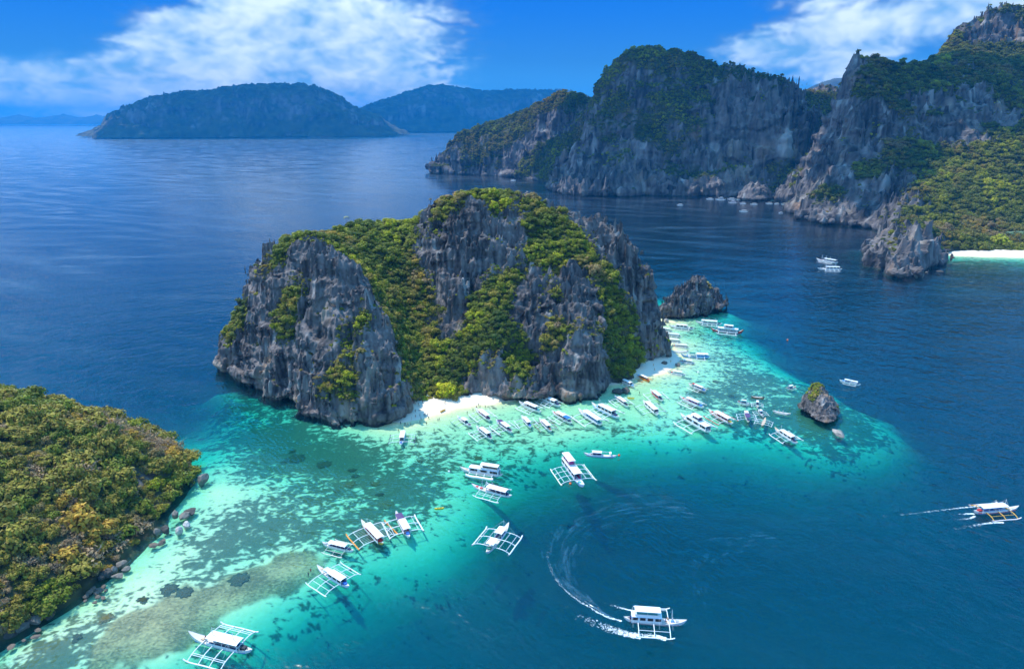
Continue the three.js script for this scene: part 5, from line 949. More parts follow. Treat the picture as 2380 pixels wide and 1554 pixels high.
// kayaks, buoys, a parasol
function kayak(label, at, turn, col, group) {
  const t = thing('kayak', label, 'kayak', at, turn, group), [h] = hullShape(3.9, 0.78, 0.18, 0.15, 0.26), g = h.clone();
  g.translate(0, 0.12, 0); mesh('hull', g, col, t);
  const d = new THREE.CapsuleGeometry(0.3, 2.5, 4, 10); d.rotateZ(Math.PI / 2); d.scale(1.1, 0.35, 1); d.translate(0, 0.36, 0); mesh('deck', d, col, t);
  for (const x of [-0.5, 0.55]) { const c = new THREE.TorusGeometry(0.24, 0.045, 6, 14); c.rotateX(Math.PI / 2); c.scale(1.3, 1, 1); c.translate(x, 0.47, 0); mesh('cockpit_rim', c, C.black, t); }
  return t;
}
kayak('orange kayak lying on the shaded sand of the first beach', spot(1124, 1043, 0.75), 0.9, C.amber);
kayak('yellow kayak floating below the dark low boulder', spot(1602, 1011, 0.05), -0.25, C.yellow);
kayak('pale yellow kayak adrift right of the purple canopied boat', spot(1115, 1291.5, 0.05), 0.15, C.yellow);
function buoy(label, u, v, r, col) {
  const t = thing('buoy', label, 'buoy', spot(u, v, 0)), s = new THREE.SphereGeometry(r, 20, 14); s.translate(0, r * 0.55, 0); mesh('float', s, col, t);
  const e = new THREE.TorusGeometry(r * 0.22, r * 0.07, 6, 12); e.translate(0, r * 1.7, 0); mesh('eye', e, C.black, t);
}
buoy('round orange buoy by the stern of the slim white boat', 1572, 1157, 0.55, paint(0.85, 0.10, 0.02, 0.35));
buoy('round orange buoy by the bow of the light blue latticed boat', 1448, 1229, 0.55, paint(0.85, 0.13, 0.02, 0.35));
buoy('tiny orange buoy alone on the blue water above the right reef', 2000, 864, 0.6, paint(0.80, 0.16, 0.05, 0.35));
buoy('white buoy on the pale reef right of the second beach', 1773, 946, 0.6, C.white);
buoy('small white buoy on the green reef left of the double decker', 1140, 1198, 0.5, C.white);
{
  const p = spot(1086.5, 1012, 1.6), t = thing('beach_parasol', 'white parasol at the edge of the trees on the first beach', 'parasol', p);
  const c = new THREE.ConeGeometry(1.5, 0.62, 8, 1, true); c.translate(0, 2.3, 0); mesh('canopy', c, paint(0.8, 0.8, 0.8, 0.8), t);
  mesh('pole', rod([0, -0.3, 0], [0, 2.6, 0], 0.03), C.white, t);
  for (let i = 0; i < 8; i++) { const a = (i * Math.PI) / 4; mesh('rib', rod([0, 2.55, 0], [Math.sin(a) * 1.46, 2.0, Math.cos(a) * 1.46], 0.015, 0.015, 4), C.grey, t); }
}

// ------------------------------------------------------------------ single boulders, coral heads, wakes
function boulderShape(seed, detail = 4) {
  const g = new THREE.IcosahedronGeometry(1, detail * 4), P = g.attributes.position, r = seeded(seed), cuts = [];
  for (let i = 0; i < 24; i++) cuts.push([new THREE.Vector3(r() * 2 - 1, r() * 2 - 0.8, r() * 2 - 1).normalize(), 0.56 + r() * 0.24]);
  const v = new THREE.Vector3(), col = new Float32Array(P.count * 3);
  for (let i = 0; i < P.count; i++) {
    v.fromBufferAttribute(P, i);
    let m = 1;
    for (const [n, d] of cuts) { const q = v.dot(n); if (q > d) m = Math.min(m, d / q); }
    m *= 1 + 0.10 * fbm(v.x * 2.2 + seed, v.y * 2.2, v.z * 2.2, 4) - 0.07 * Math.max(0, ridge(v.x * 3 + seed, v.y * 1.2, v.z * 3, 2) - 0.5);
    v.multiplyScalar(m); P.setXYZ(i, v.x, v.y, v.z);
    const t = clamp(0.55 + 0.7 * fbm(v.x * 3 + seed, v.y * 1.5, v.z * 3, 4) + 0.25 * n3(v.x * 14, v.y * 8, v.z * 14));
    col.set([0.35 + 0.65 * t, 0.35 + 0.65 * t, 0.36 + 0.64 * t], i * 3);
  }
  g.setAttribute('color', new THREE.BufferAttribute(col, 3));
  g.computeVertexNormals();
  return g;
}
const BOULDERS = [1, 2, 3, 4, 5].map((s) => boulderShape(s * 13));
const STONE = { white: [0.66, 0.62, 0.57], grey: [0.25, 0.22, 0.18], dark: [0.11, 0.097, 0.082], brown: [0.20, 0.155, 0.115], pale: [0.42, 0.37, 0.32] };
for (const k in STONE) { const [r, g, b] = STONE[k]; STONE[k] = new THREE.MeshStandardMaterial({ name: k + '_stone', color: new THREE.Color().setRGB(r, g, b), vertexColors: true, roughness: 0.95, flatShading: true }); }
let pick = 0;
const CORALS = [71, 72, 73].map((seed) => {                                // a living lump: lobed outline, knobbly top
  const g = new THREE.IcosahedronGeometry(1, 18), P = g.attributes.position, col = new Float32Array(P.count * 3), v = new THREE.Vector3();
  for (let i = 0; i < P.count; i++) {
    v.fromBufferAttribute(P, i);
    const m = 0.75 + 0.75 * fbm(v.x * 1.1 + seed, 2, v.z * 1.1, 4) + 0.30 * n3(v.x * 3.2 + seed, v.y * 2, v.z * 3.2), k = 1 + 0.22 * n3(v.x * 8, v.y * 5 + seed, v.z * 8);
    P.setXYZ(i, v.x * m, v.y * k, v.z * m);
    const t = clamp(0.5 + 0.9 * fbm(v.x * 4 + seed, v.y * 3, v.z * 4, 4)); col.set([0.3 + 0.9 * t, 0.4 + 0.8 * t, 0.3 + 0.5 * t], i * 3);
  }
  g.setAttribute('color', new THREE.BufferAttribute(col, 3)); g.computeVertexNormals();
  return g;
});
const CORALSTONE = Object.fromEntries(Object.entries({ dark: [0.055, 0.07, 0.045], brown: [0.14, 0.125, 0.065] }).map(([k, c]) => [k, new THREE.MeshStandardMaterial({ name: k + '_coral', color: new THREE.Color().setRGB(...c), vertexColors: true, roughness: 1 })]));
function boulder(label, u, v, w, h, kind, y = 0, name = 'boulder', group, sink = 0.3) {
  const p = spot(u, v, y), m = new THREE.Mesh(BOULDERS[pick++ % 5], STONE[kind]);
  m.name = numbered(name); m.castShadow = m.receiveShadow = true;
  m.position.copy(p); m.position.y = Math.min(p.y, y) + h * (0.5 - sink); m.scale.set(w / 2, h / 2 * 1.3, w / 2 * (0.7 + 0.2 * (pick % 3)));
  m.rotation.y = pick * 1.9; scene.add(tag(m, label, name === 'boulder' ? 'boulder' : 'coral head', group)); return m;
}
boulder('left one of the two white boulders at the headland shore', 453, 1352, 3.4, 3.6, 'white', 0.3);
boulder('right one of the two white boulders at the headland shore', 473, 1335, 3.4, 3.2, 'white', 0.3);
boulder('wide dark boulder left of the white ones', 421, 1346, 4.6, 3.2, 'dark', 0.5);
boulder('long flat dark boulder behind the white ones', 468, 1312, 6, 2.4, 'grey', 0.6);
boulder('dark flat topped boulder at the tip behind the white ones', 484, 1300, 5, 2.4, 'dark', 0.5);
boulder('grey boulder against the trees above the white ones', 446, 1308, 4, 3, 'grey', 1.4);
boulder('small grey boulder wedged under the trees left of the wide dark one', 398, 1352, 3.2, 2.8, 'grey', 0.9);
boulder('knobbly rock at the very tip of the headland', 514, 1222, 5.2, 5.2, 'grey', 0.6);
boulder('low brown slab below the wide dark boulder', 411, 1377, 4.2, 1.4, 'brown', 0.2);
boulder('low brown slab left of the other brown slab', 388, 1386, 3.8, 1.3, 'brown', 0.2);
boulder('upper pale grey boulder of the middle shore cluster', 306, 1437, 3.8, 2.6, 'grey', 0.6);
boulder('right grey slab of the middle shore cluster', 319.5, 1446, 3.8, 1.9, 'grey', 0.3);
boulder('dark blocky boulder left in the middle shore cluster', 274, 1456, 4.2, 3, 'dark', 0.6);
boulder('leaning grey boulder in the middle shore cluster', 289, 1450, 2.8, 2.6, 'grey', 0.7);
boulder('broad low boulder in front of the middle shore cluster', 299, 1464, 4.4, 1.8, 'grey', 0.2);
boulder('small dark boulder at the left end of the middle shore cluster', 260, 1466, 3.2, 2.2, 'dark', 0.5);
for (const [u, v, w] of [[253, 1500, 3], [243, 1508, 2.6], [236, 1497, 2.8], [226, 1505, 2.4], [262, 1492, 2.4], [247, 1516, 2.2], [219, 1513, 2.2], [268, 1500, 1.9]]) boulder('brown rubble stone in the heap between the shore clusters', u, v, w, w * 0.5, 'brown', 0.25, 'boulder', 'brown stones heaped on the headland shore');
boulder('grey angular boulder at the lower left shore', 88, 1577, 5, 3.2, 'grey', 0.5);
boulder('grey boulder left of the angular one at the lower left shore', 60, 1592, 4.4, 2.8, 'grey', 0.5);
boulder('dark boulder under the trees of the lower left shore', 109, 1554, 4, 2.6, 'dark', 0.8);
boulder('dark stone right of the one under the trees, lower left shore', 124, 1568, 3.2, 1.6, 'dark', 0.3);
boulder('dark boulder nearest the left edge', 24, 1608, 4.4, 2.8, 'dark', 0.5);
for (const [u, v, w] of [[88, 1618, 3], [26, 1645, 3], [94, 1600, 2.2], [60, 1626, 1.8], [216, 1526, 1.8], [240, 1530, 1.6], [262, 1518, 2.4]]) boulder('small flat stone awash in the shallows of the lower left shore', u, v, w, 0.8, 'brown', 0, 'boulder', 'flat stones awash along the headland');
boulder('dark broken boulder lying in the water right of the front cliff', 1570, 995, 7.5, 3.4, 'dark', 0);
boulder('right half of the dark broken boulder in the water', 1589, 994, 6.5, 3.4, 'dark', 0);
boulder('whale shaped pale rock beside the foot of the tall rock', 2128, 1102, 8.6, 3.2, 'pale', 0);
boulder('brown rock on the sand of the second beach', 1687.6, 925, 4.6, 3.4, 'brown', 0.4);
boulder('rounded grey rock at the water edge of the second beach', 1721, 929, 4, 2.8, 'grey', 0);
boulder('brown rock pile at the corner of the right cliff', 1697, 905, 6, 2.8, 'brown', 0.5);
boulder('pale rounded rock below the left end of the jagged islet', 1692, 818, 4.6, 5, 'pale', 0);
boulder('left sandy boulder at the foot of the middle rock wall', 1219, 996, 3.2, 2.4, 'pale', 1.6);
boulder('right sandy boulder at the foot of the middle rock wall', 1236, 1003, 4.4, 2.4, 'pale', 1.4);
boulder('grey boulder in the water right of the rocky point', 2331, 702, 11, 9, 'grey', 0);
boulder('low dark rock in the water near the white cove', 2388, 690, 7, 2.5, 'dark', 0);
boulder('tiny rock awash left of the low dark one near the cove', 2354, 692, 4, 1.6, 'grey', 0);
for (const [label, u, v, w, kind] of [
  ['long dark coral head, left of a pair near the headland', 429, 1495, 7.5], ['dark oval coral head, right of a pair near the headland', 468, 1502, 6.5], ['dark coral clump below the headland pair', 362, 1521, 5], ['small dark coral head left of the brown weed flat', 268, 1568, 5.5], ['dark coral streak at the top edge of the weed flat', 606, 1468, 8], ['dark coral head at the left rim of the weed flat', 194, 1615, 4.5],
  ['largest dark coral patch on the green reef', 743, 1155, 13], ['dark coral patch right of the largest one', 820, 1168, 8], ['coral head above the largest dark patch', 741, 1133, 5], ['round coral head on the green reef, upper of two stacked', 892, 1183, 4.5], ['round coral head on the green reef, lower of two stacked', 900, 1198, 4.2], ['wide brown coral head on the green reef', 886, 1221, 8], ['brown coral head right of the wide one', 950, 1218, 5.5], ['ring shaped brown coral head above the orange boat', 977, 1270, 8.5], ['small coral head above the ring shaped one', 963, 1245, 4.2], ['small round coral head left of the wide brown one', 853, 1236, 3.6],
  ['olive coral head between the beach row and the double decker', 1213, 1152, 4.2], ['small olive coral head below the left cliff beach', 1065, 1162, 3.6], ['grey coral patch among the right reef boats', 1858, 1002, 6], ['olive coral head by the pale reef boat', 1818, 965, 5],
]) { const b = boulder(label, u, v, w, 1.1, /brown|olive/.test(label) ? 'brown' : 'dark', 0, 'coral_head'); b.geometry = CORALS[pick % 3]; b.material = CORALSTONE[/brown|olive/.test(label) ? 'brown' : 'dark']; b.position.y = bedLevel(b.position.x, b.position.z); b.scale.y = 0.45; }

// foam of the wakes: many small flakes lying on the water
const FOAM = new THREE.MeshStandardMaterial({ name: 'foam', color: 0xf2f7f8, roughness: 0.8, side: THREE.DoubleSide, transparent: true, opacity: 0.55 });
function foam(label, trails, seed) {
  const r = seeded(seed), pos = [], idx = [];
  for (const [pts, w0, w1, n, s0, s1] of trails) {
    const c = new THREE.CatmullRomCurve3(pts.map(([u, v]) => spot(u, v, 0.03))), P = new THREE.Vector3(), T = new THREE.Vector3();
    for (let i = 0; i < n; i++) {
      const t = Math.pow(r(), 1.5), w = mix(w0, w1, t), s = mix(s0, s1, t) * (0.5 + r()), o = pos.length / 3, m = 7;
      if (fbm(t * 26 + seed, 1, 2, 2) + 0.55 - t * 0.75 < r() * 0.55) continue;
      c.getPointAt(t, P); c.getTangentAt(t, T);
      const off = (r() + r() - 1) * w, x = P.x - T.z * off, z = P.z + T.x * off, a = Math.atan2(T.z, T.x);
      pos.push(x, 0.03 + r() * 0.03, z);
      for (let k = 0; k < m; k++) { const q = (k / m) * 6.283, l = s * (0.55 + 0.7 * r()), lx = Math.cos(q) * l * 1.9, lz = Math.sin(q) * l * 0.75; pos.push(x + lx * Math.cos(a) - lz * Math.sin(a), 0.02 + 0.03 * r(), z + lx * Math.sin(a) + lz * Math.cos(a)); idx.push(o, o + 1 + ((k + 1) % m), o + 1 + k); }
    }
  }
  const g = new THREE.BufferGeometry();
  g.setAttribute('position', new THREE.Float32BufferAttribute(pos, 3)); g.setIndex(idx); g.computeVertexNormals();
  const m = mesh('foam_wake', g, FOAM, scene); m.userData.kind = 'stuff'; m.userData.label = label;
}
foam('white curved foam trail behind the boat under way', [
  [[[1578, 1576], [1535, 1563], [1500, 1543], [1460, 1518], [1430, 1492], [1408, 1466], [1396, 1435], [1393, 1405], [1398, 1370], [1415, 1335]], 0.4, 0.9, 900, 0.11, 0.05],
  [[[1625, 1615], [1595, 1610], [1565, 1601], [1530, 1590], [1500, 1578], [1470, 1565], [1440, 1545], [1425, 1530]], 1.2, 2.6, 1700, 0.12, 0.05],
  [[[1690, 1622], [1660, 1614], [1632, 1612], [1600, 1606], [1575, 1600]], 0.8, 1.2, 1000, 0.12, 0.09],
  [[[1612, 1551], [1590, 1546], [1565, 1540], [1548, 1533], [1530, 1527]], 0.3, 0.7, 620, 0.10, 0.05],
], 5);
foam('three straight foam trails behind the boat at the right edge', [
  [[[2495, 1283], [2470, 1286], [2440, 1289], [2410, 1293], [2380, 1296], [2340, 1301], [2290, 1305], [2230, 1312], [2160, 1320]], 0.4, 0.9, 900, 0.11, 0.05],
  [[[2474, 1304], [2455, 1304], [2430, 1306]], 0.35, 0.8, 520, 0.12, 0.07], [[[2476, 1310], [2462, 1316], [2440, 1318], [2415, 1321]], 0.4, 1.0, 430, 0.10, 0.05],
  [[[2548, 1326], [2520, 1327], [2490, 1331], [2465, 1335], [2430, 1342], [2390, 1350]], 0.4, 1.4, 900, 0.11, 0.05],
], 9);

// the swell that the turning boat left behind: low curved ridges in the water itself
{
  const arcs = [], add = (pts, w, h) => {
    const c = new THREE.CatmullRomCurve3(pts.map(([u, v]) => spot(u, v, 0))), n = 10, m = 4, pos = [], uv = [], idx = [], P = new THREE.Vector3(), T = new THREE.Vector3();
    for (let i = 0; i <= n; i++) {
      c.getPointAt(i / n, P); c.getTangentAt(i / n, T);
      const fade = Math.sin((Math.PI * i) / n);
      for (let k = 0; k <= m; k++) { const q = (k / m) * 2 - 1, x = P.x - T.z * q * w, z = P.z + T.x * q * w; pos.push(x, 0.012 + h * fade * Math.pow(Math.cos((q * Math.PI) / 2), 2), z); uv.push(x, z); }
      if (i) for (let k = 0; k < m; k++) { const a = (i - 1) * (m + 1) + k, b = a + m + 1; idx.push(a, b, a + 1, b, b + 1, a + 1); }
    }
    const g = new THREE.BufferGeometry(); g.setAttribute('position', new THREE.Float32BufferAttribute(pos, 3)); g.setAttribute('uv', new THREE.Float32BufferAttribute(uv, 2)); g.setIndex(idx); g.computeVertexNormals();
    const N = g.attributes.normal; if (N.getY(Math.floor(N.count / 2)) < 0) { const I = g.index.array; for (let i = 0; i < I.length; i += 3) { const t = I[i]; I[i] = I[i + 1]; I[i + 1] = t; } g.computeVertexNormals(); }
    arcs.push(g);
  };
  const r = seeded(77), ring = (pts, n, wide) => {
    const c = new THREE.CatmullRomCurve3(pts.map(([u, v]) => new THREE.Vector3(u, v, 0)));
    for (let i = 0; i < n; i++) {
      const t = r() * 0.9, off = (r() + r() - 1) * wide, bits = [];
      for (let k = 0; k < 4; k++) { const p = c.getPointAt(Math.min(1, t + k * (0.012 + 0.006 * r()))); bits.push([p.x + off * 1.6, p.y + off]); }
      add(bits, 0.22 + 0.3 * r(), 0.05 + 0.09 * r());
    }
  };
  ring([[1560, 1572], [1480, 1520], [1430, 1455], [1425, 1390], [1470, 1330], [1560, 1295], [1680, 1285], [1800, 1300]], 150, 34);
  ring([[1780, 1540], [1768, 1470], [1800, 1410], [1880, 1375], [1990, 1362]], 36, 30);
  const m = mesh('wake_ripples', mergeGeometries(arcs), SEA.skin, scene); m.userData.kind = 'stuff'; m.userData.label = 'curved ripples left on the dark water by the turning boat';
}

// ------------------------------------------------------------------ people: one continuous body each, set from a few poses
function blob(bones, cell, pad = 0.05) {                                  // bones: [a, b, radius at a, radius at b], joined smoothly
  const box = new THREE.Box3();
  for (const [a, b, r, q] of bones) { box.expandByPoint(new THREE.Vector3(...a).addScalar(-r - pad)); box.expandByPoint(new THREE.Vector3(...a).addScalar(r + pad)); box.expandByPoint(new THREE.Vector3(...b).addScalar(-q - pad)); box.expandByPoint(new THREE.Vector3(...b).addScalar(q + pad)); }
  const s = box.getSize(new THREE.Vector3());
  const f = (x, y, z) => {
    let d = 1e3;
    for (const [a, b, ra, rb] of bones) {
      const dx = b[0] - a[0], dy = b[1] - a[1], dz = b[2] - a[2], l = dx * dx + dy * dy + dz * dz || 1e-9, t = clamp(((x - a[0]) * dx + (y - a[1]) * dy + (z - a[2]) * dz) / l);
      const e = Math.hypot(x - a[0] - dx * t, y - a[1] - dy * t, z - a[2] - dz * t) - mix(ra, rb, t), k = Math.min(0.03, Math.max(ra, rb) * 0.4), h = Math.max(k - Math.abs(d - e), 0) / k;
      d = Math.min(d, e) - h * h * k * 0.25;
    }
    return d;
  };
  return surfaceNets(box.min.x, box.min.y, box.min.z, Math.ceil(s.x / cell) + 1, Math.ceil(s.y / cell) + 1, Math.ceil(s.z / cell) + 1, cell, f, () => [-99, 99]);
}
function figure(pose) {                                                  // facing +z; feet (or seat) on the floor of the group
  const J = {
    stand: { hip: 0.93, lean: 0, sh: [-0.24, 1.18, -0.02, -0.25, 0.93, 0.06], kn: [-0.10, 0.5, 0.03, -0.11, 0.08, -0.02], kn2: [0.11, 0.5, 0.05, 0.12, 0.08, 0.02] },
    walk: { hip: 0.92, lean: 0.03, sh: [-0.25, 1.18, -0.10, -0.24, 0.95, -0.08], sh2: [0.25, 1.18, 0.08, 0.22, 0.98, 0.22], kn: [-0.10, 0.52, 0.14, -0.10, 0.08, 0.16], kn2: [0.10, 0.50, -0.04, 0.11, 0.12, -0.30] },
    spread: { hip: 0.93, lean: 0, sh: [-0.44, 1.42, 0, -0.70, 1.44, 0.02], kn: [-0.13, 0.5, 0.02, -0.19, 0.08, -0.02], kn2: [0.13, 0.5, 0.02, 0.19, 0.08, -0.02] },
    sit: { hip: 0.50, lean: -0.03, sh: [-0.26, 0.76, 0.06, -0.14, 0.62, 0.28], kn: [-0.13, 0.52, 0.42, -0.13, 0.08, 0.40], kn2: [0.13, 0.52, 0.42, 0.14, 0.08, 0.44] },
    swim: { hip: 0.93, lean: 0, sh: [-0.36, 1.56, 0.05, -0.44, 1.82, 0.06], sh2: [0.40, 1.20, 0.1, 0.52, 0.98, 0.12], kn: [-0.12, 0.5, 0.04, -0.18, 0.08, -0.06], kn2: [0.12, 0.5, -0.02, 0.20, 0.10, -0.1] },
  }[pose], up = J.hip, z = J.lean, neck = up + 0.53, head = up + 0.70;
  const arm = J.sh, arm2 = J.sh2 || [-arm[0], ...arm.slice(1, 3), -arm[3], ...arm.slice(4)], bones = [
    [[0, up, 0], [0, up + 0.20, z * 0.4], 0.125, 0.115], [[-0.06, up + 0.22, z * 0.5], [-0.09, up + 0.42, z], 0.10, 0.105], [[0.06, up + 0.22, z * 0.5], [0.09, up + 0.42, z], 0.10, 0.105], [[0, up + 0.42, z], [0, neck + 0.04, z + 0.01], 0.08, 0.055], [[-0.17, up + 0.47, z], [0.17, up + 0.47, z], 0.06, 0.06],
    [[0, head - 0.06, z + 0.03], [0, head + 0.02, z + 0.01], 0.075, 0.098], [[0, head - 0.02, z + 0.115], [0, head - 0.035, z + 0.128], 0.012, 0.014], [[-0.098, head - 0.03, z], [-0.10, head - 0.005, z], 0.014, 0.018], [[0.098, head - 0.03, z], [0.10, head - 0.005, z], 0.014, 0.018], [[-0.02, head - 0.085, z + 0.10], [0.02, head - 0.085, z + 0.10], 0.013, 0.013],
  ];
  for (const [s, a] of [[-1, arm], [1, arm2]]) {
    const sh = [s * 0.19, up + 0.47, z], el = a.slice(0, 3), wr = a.slice(3), dir = new THREE.Vector3(...wr).sub(new THREE.Vector3(...el)).normalize(), out = new THREE.Vector3(0, 0, 1).cross(dir).normalize(), fw = dir.clone().cross(out);
    const at = (l, o, f) => [wr[0] + dir.x * l + out.x * o + fw.x * f, wr[1] + dir.y * l + out.y * o + fw.y * f, wr[2] + dir.z * l + out.z * o + fw.z * f];
    bones.push([sh, el, 0.052, 0.04], [el, wr, 0.042, 0.028], [wr, at(0.075, 0, 0), 0.026, 0.032]);
    [0.065, 0.078, 0.072, 0.055].forEach((l, i) => bones.push([at(0.085, 0, (i - 1.5) * 0.021), at(0.085 + l, 0.012, (i - 1.5) * 0.025), 0.0105, 0.0085]));
    bones.push([at(0.03, 0, 0.03), at(0.075, 0.01, 0.062), 0.012, 0.010]);
  }
  for (const [s, a] of [[-1, J.kn], [1, J.kn2]]) { const kn = a.slice(0, 3), an = a.slice(3); bones.push([[s * 0.09, up - 0.02, 0], kn, 0.092, 0.058], [kn, an, 0.058, 0.040], [[an[0], an[1] - 0.03, an[2] - 0.03], [an[0] + s * 0.02, an[1] - 0.045, an[2] + 0.15], 0.036, 0.03]); }
  const body = blob(bones, 0.028);
  const k1 = J.kn.slice(0, 3), k2 = J.kn2.slice(0, 3), half = (a, s) => [mix(s * 0.09, a[0], 0.6), mix(up - 0.02, a[1], 0.6), mix(0, a[2], 0.6)];
  const shorts = blob([[[0, up - 0.01, 0], [0, up + 0.10, z * 0.3], 0.142, 0.135], [[-0.09, up - 0.02, 0], half(k1, -1), 0.105, 0.09], [[0.09, up - 0.02, 0], half(k2, 1), 0.105, 0.09]], 0.035);
  const shirt = blob([[[0, up + 0.10, z * 0.3], [0, up + 0.22, z * 0.5], 0.138, 0.132], [[-0.06, up + 0.22, z * 0.5], [-0.09, up + 0.42, z], 0.118, 0.12], [[0.06, up + 0.22, z * 0.5], [0.09, up + 0.42, z], 0.118, 0.12], [[-0.17, up + 0.46, z], [0.17, up + 0.46, z], 0.075, 0.075]], 0.035);
  const hair = new THREE.SphereGeometry(0.112, 14, 10, 0, 6.3, 0, 1.75); hair.rotateX(-0.5); hair.translate(0, head + 0.02, z - 0.005);
  return { body, shorts, shirt, hair };
}
const FIGURES = Object.fromEntries(['stand', 'walk', 'spread', 'sit', 'swim'].map((p) => [p, figure(p)]));
const SKIN = [paint(0.42, 0.25, 0.16, 0.6), paint(0.24, 0.13, 0.08, 0.6), paint(0.56, 0.36, 0.26, 0.6)], HAIR = paint(0.02, 0.014, 0.012, 0.7);
function person(label, pose, pos, turn, low, top, skin = 1, group) {
  const t = thing('person', label, 'person', pos, turn, group), f = FIGURES[pose];
  mesh('body', f.body, SKIN[skin], t); mesh('hair', f.hair, HAIR, t); mesh('shorts', f.shorts, low, t);
  if (top) mesh('shirt', f.shirt, top, t);
  return t;
}
{
  const floor = (u, v, y) => { const p = spot(u, v, y); p.y = Math.max(bedLevel(p.x, p.z), -1.15); return p; };
  const first = 'people on the shaded end of the first beach', wade = 'people wading off the first beach';
  person('person with both arms stretched out, alone on the shaded sand', 'spread', floor(1054.6, 1050, 0.5), 0.2, C.navy, C.black, 1);
  person('person standing just below the one with outstretched arms', 'stand', floor(1055, 1061, 0.3), 2.8, C.brown, null, 0);
  person('person in pale top walking right of the outstretched one', 'walk', floor(1066, 1058, 0.3), 1.2, C.navy, C.tan, 1);
  { const p = floor(1070, 1044, 0.7), q = person('person in dark clothes lying on the shaded sand', 'stand', p, 0.8, C.black, C.navy, 1); q.rotation.set(-1.5708, 0, 1.9); q.position.y = p.y + 0.12; }
  person('person in dark shorts at the wet sand edge, left of the tall pair', 'walk', floor(1069, 1066, 0.1), -1.0, C.black, C.black, 1);
  person('left one of the tall pair standing at the water edge', 'stand', floor(1077, 1058, 0.1), 0.6, C.navy, null, 1);
  person('right one of the tall pair standing at the water edge', 'stand', floor(1080, 1057.5, 0.1), -1.4, C.black, null, 0);
  person('person in red shorts walking toward the kayak', 'walk', floor(1086, 1057, 0.2), 1.4, C.red, C.black, 1);
  person('person crouched low in the shallows right of the pair', 'sit', floor(1088, 1063, 0), 0.4, C.black, C.black, 1);
  for (const [u, v, pose, low, top, skin] of [[1017, 1078, 'stand', C.navy, C.black, 1], [1028, 1080, 'swim', C.black, C.black, 1], [1030.5, 1081, 'stand', C.navy, null, 0], [1035, 1080, 'swim', C.brown, null, 2], [1043, 1080, 'stand', C.black, null, 1], [1066, 1075, 'swim', C.navy, null, 0], [1045, 1068, 'spread', C.tan, null, 2], [1083, 1077, 'stand', C.black, C.black, 1]]) person('small dark figure wading in the shaded shallows under the left cliff', pose, floor(u, v, 0), u * 1.7, low, top, skin, wade);
  for (const [u, v, pose] of [[1012, 1094, 'swim'], [1102, 1092, 'swim'], [1112, 1068, 'stand'], [1115.5, 1066, 'stand'], [1186, 1049, 'stand'], [1201, 1043, 'walk'], [1232, 1035, 'swim']]) person('lone small swimmer or wader in the bright water off the first beach', pose, floor(u, v, 0), u * 2.3, C.navy, null, 1, 'swimmers off the first beach');
  for (const [u, v, pose, top] of [[1044, 1029, 'stand', C.purple], [1047.5, 1030, 'stand', C.magenta], [1042, 1031, 'walk', C.navy], [1054, 1031.5, 'stand', C.tan], [1062, 1034, 'walk', C.black], [1064.5, 1035, 'stand', C.cream], [1073, 1028, 'stand', C.purple]]) person('person standing at the back of the shaded sand near the trees', pose, floor(u, v, 1.2), u * 1.3, C.brown, top, 0, first);
  person('person alone at the edge of shade and bright sand', 'walk', floor(1130, 1028, 0.9), 1.5, C.tan, C.brown, 0);
  person('person in a red top on the bright sand behind the boats', 'stand', floor(1210, 1036, 0.2), 0.5, C.navy, C.red, 0);
  person('person in black at the edge of the bright sand', 'stand', floor(1215, 1029, 0.4), 2.2, C.black, C.black, 1);
  person('person in orange top right of the one in black', 'walk', floor(1218.7, 1034, 0.3), 1.1, C.navy, C.orange, 0);
  person('person by the cave like foot of the front cliff, left', 'stand', floor(1324, 998, 0.8), 0.3, C.brown, C.purple, 0);
  person('person by the cave like foot of the front cliff, right', 'walk', floor(1337, 993, 0.8), 1.6, C.navy, C.pink, 0);
  person('person in orange on the second beach, upper of two', 'walk', floor(1659, 933, 0.8), 2.4, C.tan, C.orange, 0);
  person('person in orange on the second beach, lower of two', 'stand', floor(1661.6, 943, 0.4), 0.4, C.orange, null, 2);
  person('person in yellow beside the beach rocks', 'walk', floor(1703, 921, 0.5), 0.9, C.yellow, C.orange, 0);
  person('wader standing in open shallows right of the dark low boulder', 'stand', floor(1624, 997, 0), 2.0, C.black, C.black, 1);
  { const p = spot(789, 1454, -1.22); person('swimmer in a red vest left of the pale blue boat', 'swim', p, 1.0, C.red, C.red, 0); }
  { const p = spot(783, 1464, -1.3); person('dark haired swimmer behind the one in a red vest', 'swim', p, 2.6, C.black, C.navy, 1); }
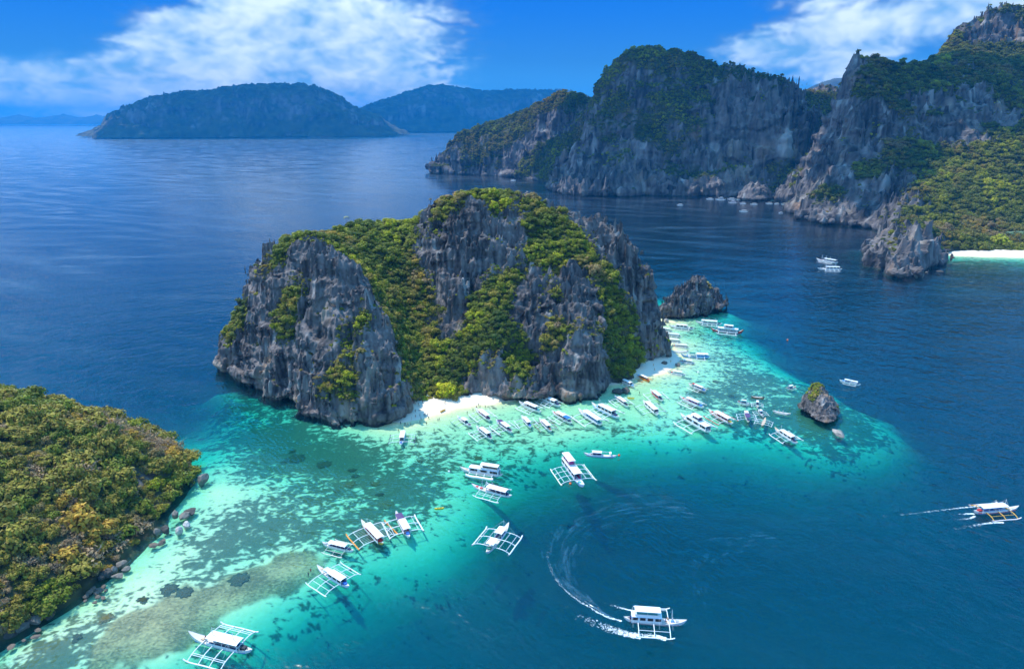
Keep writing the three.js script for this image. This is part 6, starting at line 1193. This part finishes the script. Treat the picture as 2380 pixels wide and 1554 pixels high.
  // on board: set in the boat's own axes
  const aboard = (boat, x, y, z, ...rest) => { const b = scene.children.find((o) => o.userData.label === boat), p = new THREE.Vector3(x, y, z).applyEuler(b.rotation).add(b.position), [label, pose, turn, ...more] = rest; person(label, pose, p, b.rotation.y + turn, ...more); };
  const tour = 'white tour boat full of passengers, nearest of all at the lower left', run = 'white outrigger boat under way, trailing the long curved wake';
  aboard(tour, 4.6, 0.95, -0.2, 'crew member in a red shirt standing on the bow of the tour boat', 'stand', 1.4, C.navy, C.red, 1);
  [[1.9, C.orange, C.sky], [0.9, C.blue, C.navy], [0.1, C.pink, C.white], [-0.7, C.magenta, C.navy], [-1.6, C.orange, C.white], [-2.6, C.red, C.sky], [-3.6, C.pink, C.navy], [-4.6, C.orange, C.red]].forEach(([x, top, low], i) => aboard(tour, x, 0.82, 0.72, ['passenger in an orange vest nearest the bow of the tour boat', 'passenger in blue second from the bow of the tour boat', 'passenger in pale pink third from the bow of the tour boat', 'passenger in magenta in the middle of the tour boat', 'passenger in an orange vest behind the middle of the tour boat', 'passenger in red toward the stern of the tour boat', 'passenger in pink near the stern of the tour boat', 'passenger in an orange vest nearest the stern of the tour boat'][i], i % 2 ? 'stand' : 'sit', 0.1 + i * 0.2, low, top, i % 3));
  aboard(run, 5.0, 1.0, 0.1, 'crew member in white on the bow of the boat under way', 'stand', 1.57, C.navy, C.white, 1);
  aboard(run, 2.9, 0.9, 0.5, 'passenger in dark blue on the foredeck of the boat under way', 'sit', 1.0, C.navy, C.blue, 0);
  aboard(run, 3.6, 0.9, -0.4, 'passenger in orange on the foredeck of the boat under way', 'sit', 2.0, C.tan, C.orange, 2);
  const canoe = 'narrow cream paddling boat carrying two upright white figures, left of the tall rock';
  aboard(canoe, 0.6, 0.5, 0, 'white clad paddler standing in the narrow cream boat, middle', 'stand', 1.5, C.white, C.white, 0);
  aboard(canoe, -1.4, 0.5, 0, 'white clad paddler standing in the narrow cream boat, nearer the right end', 'stand', 1.2, C.white, C.white, 0);
}

renderer.render(scene, camera);
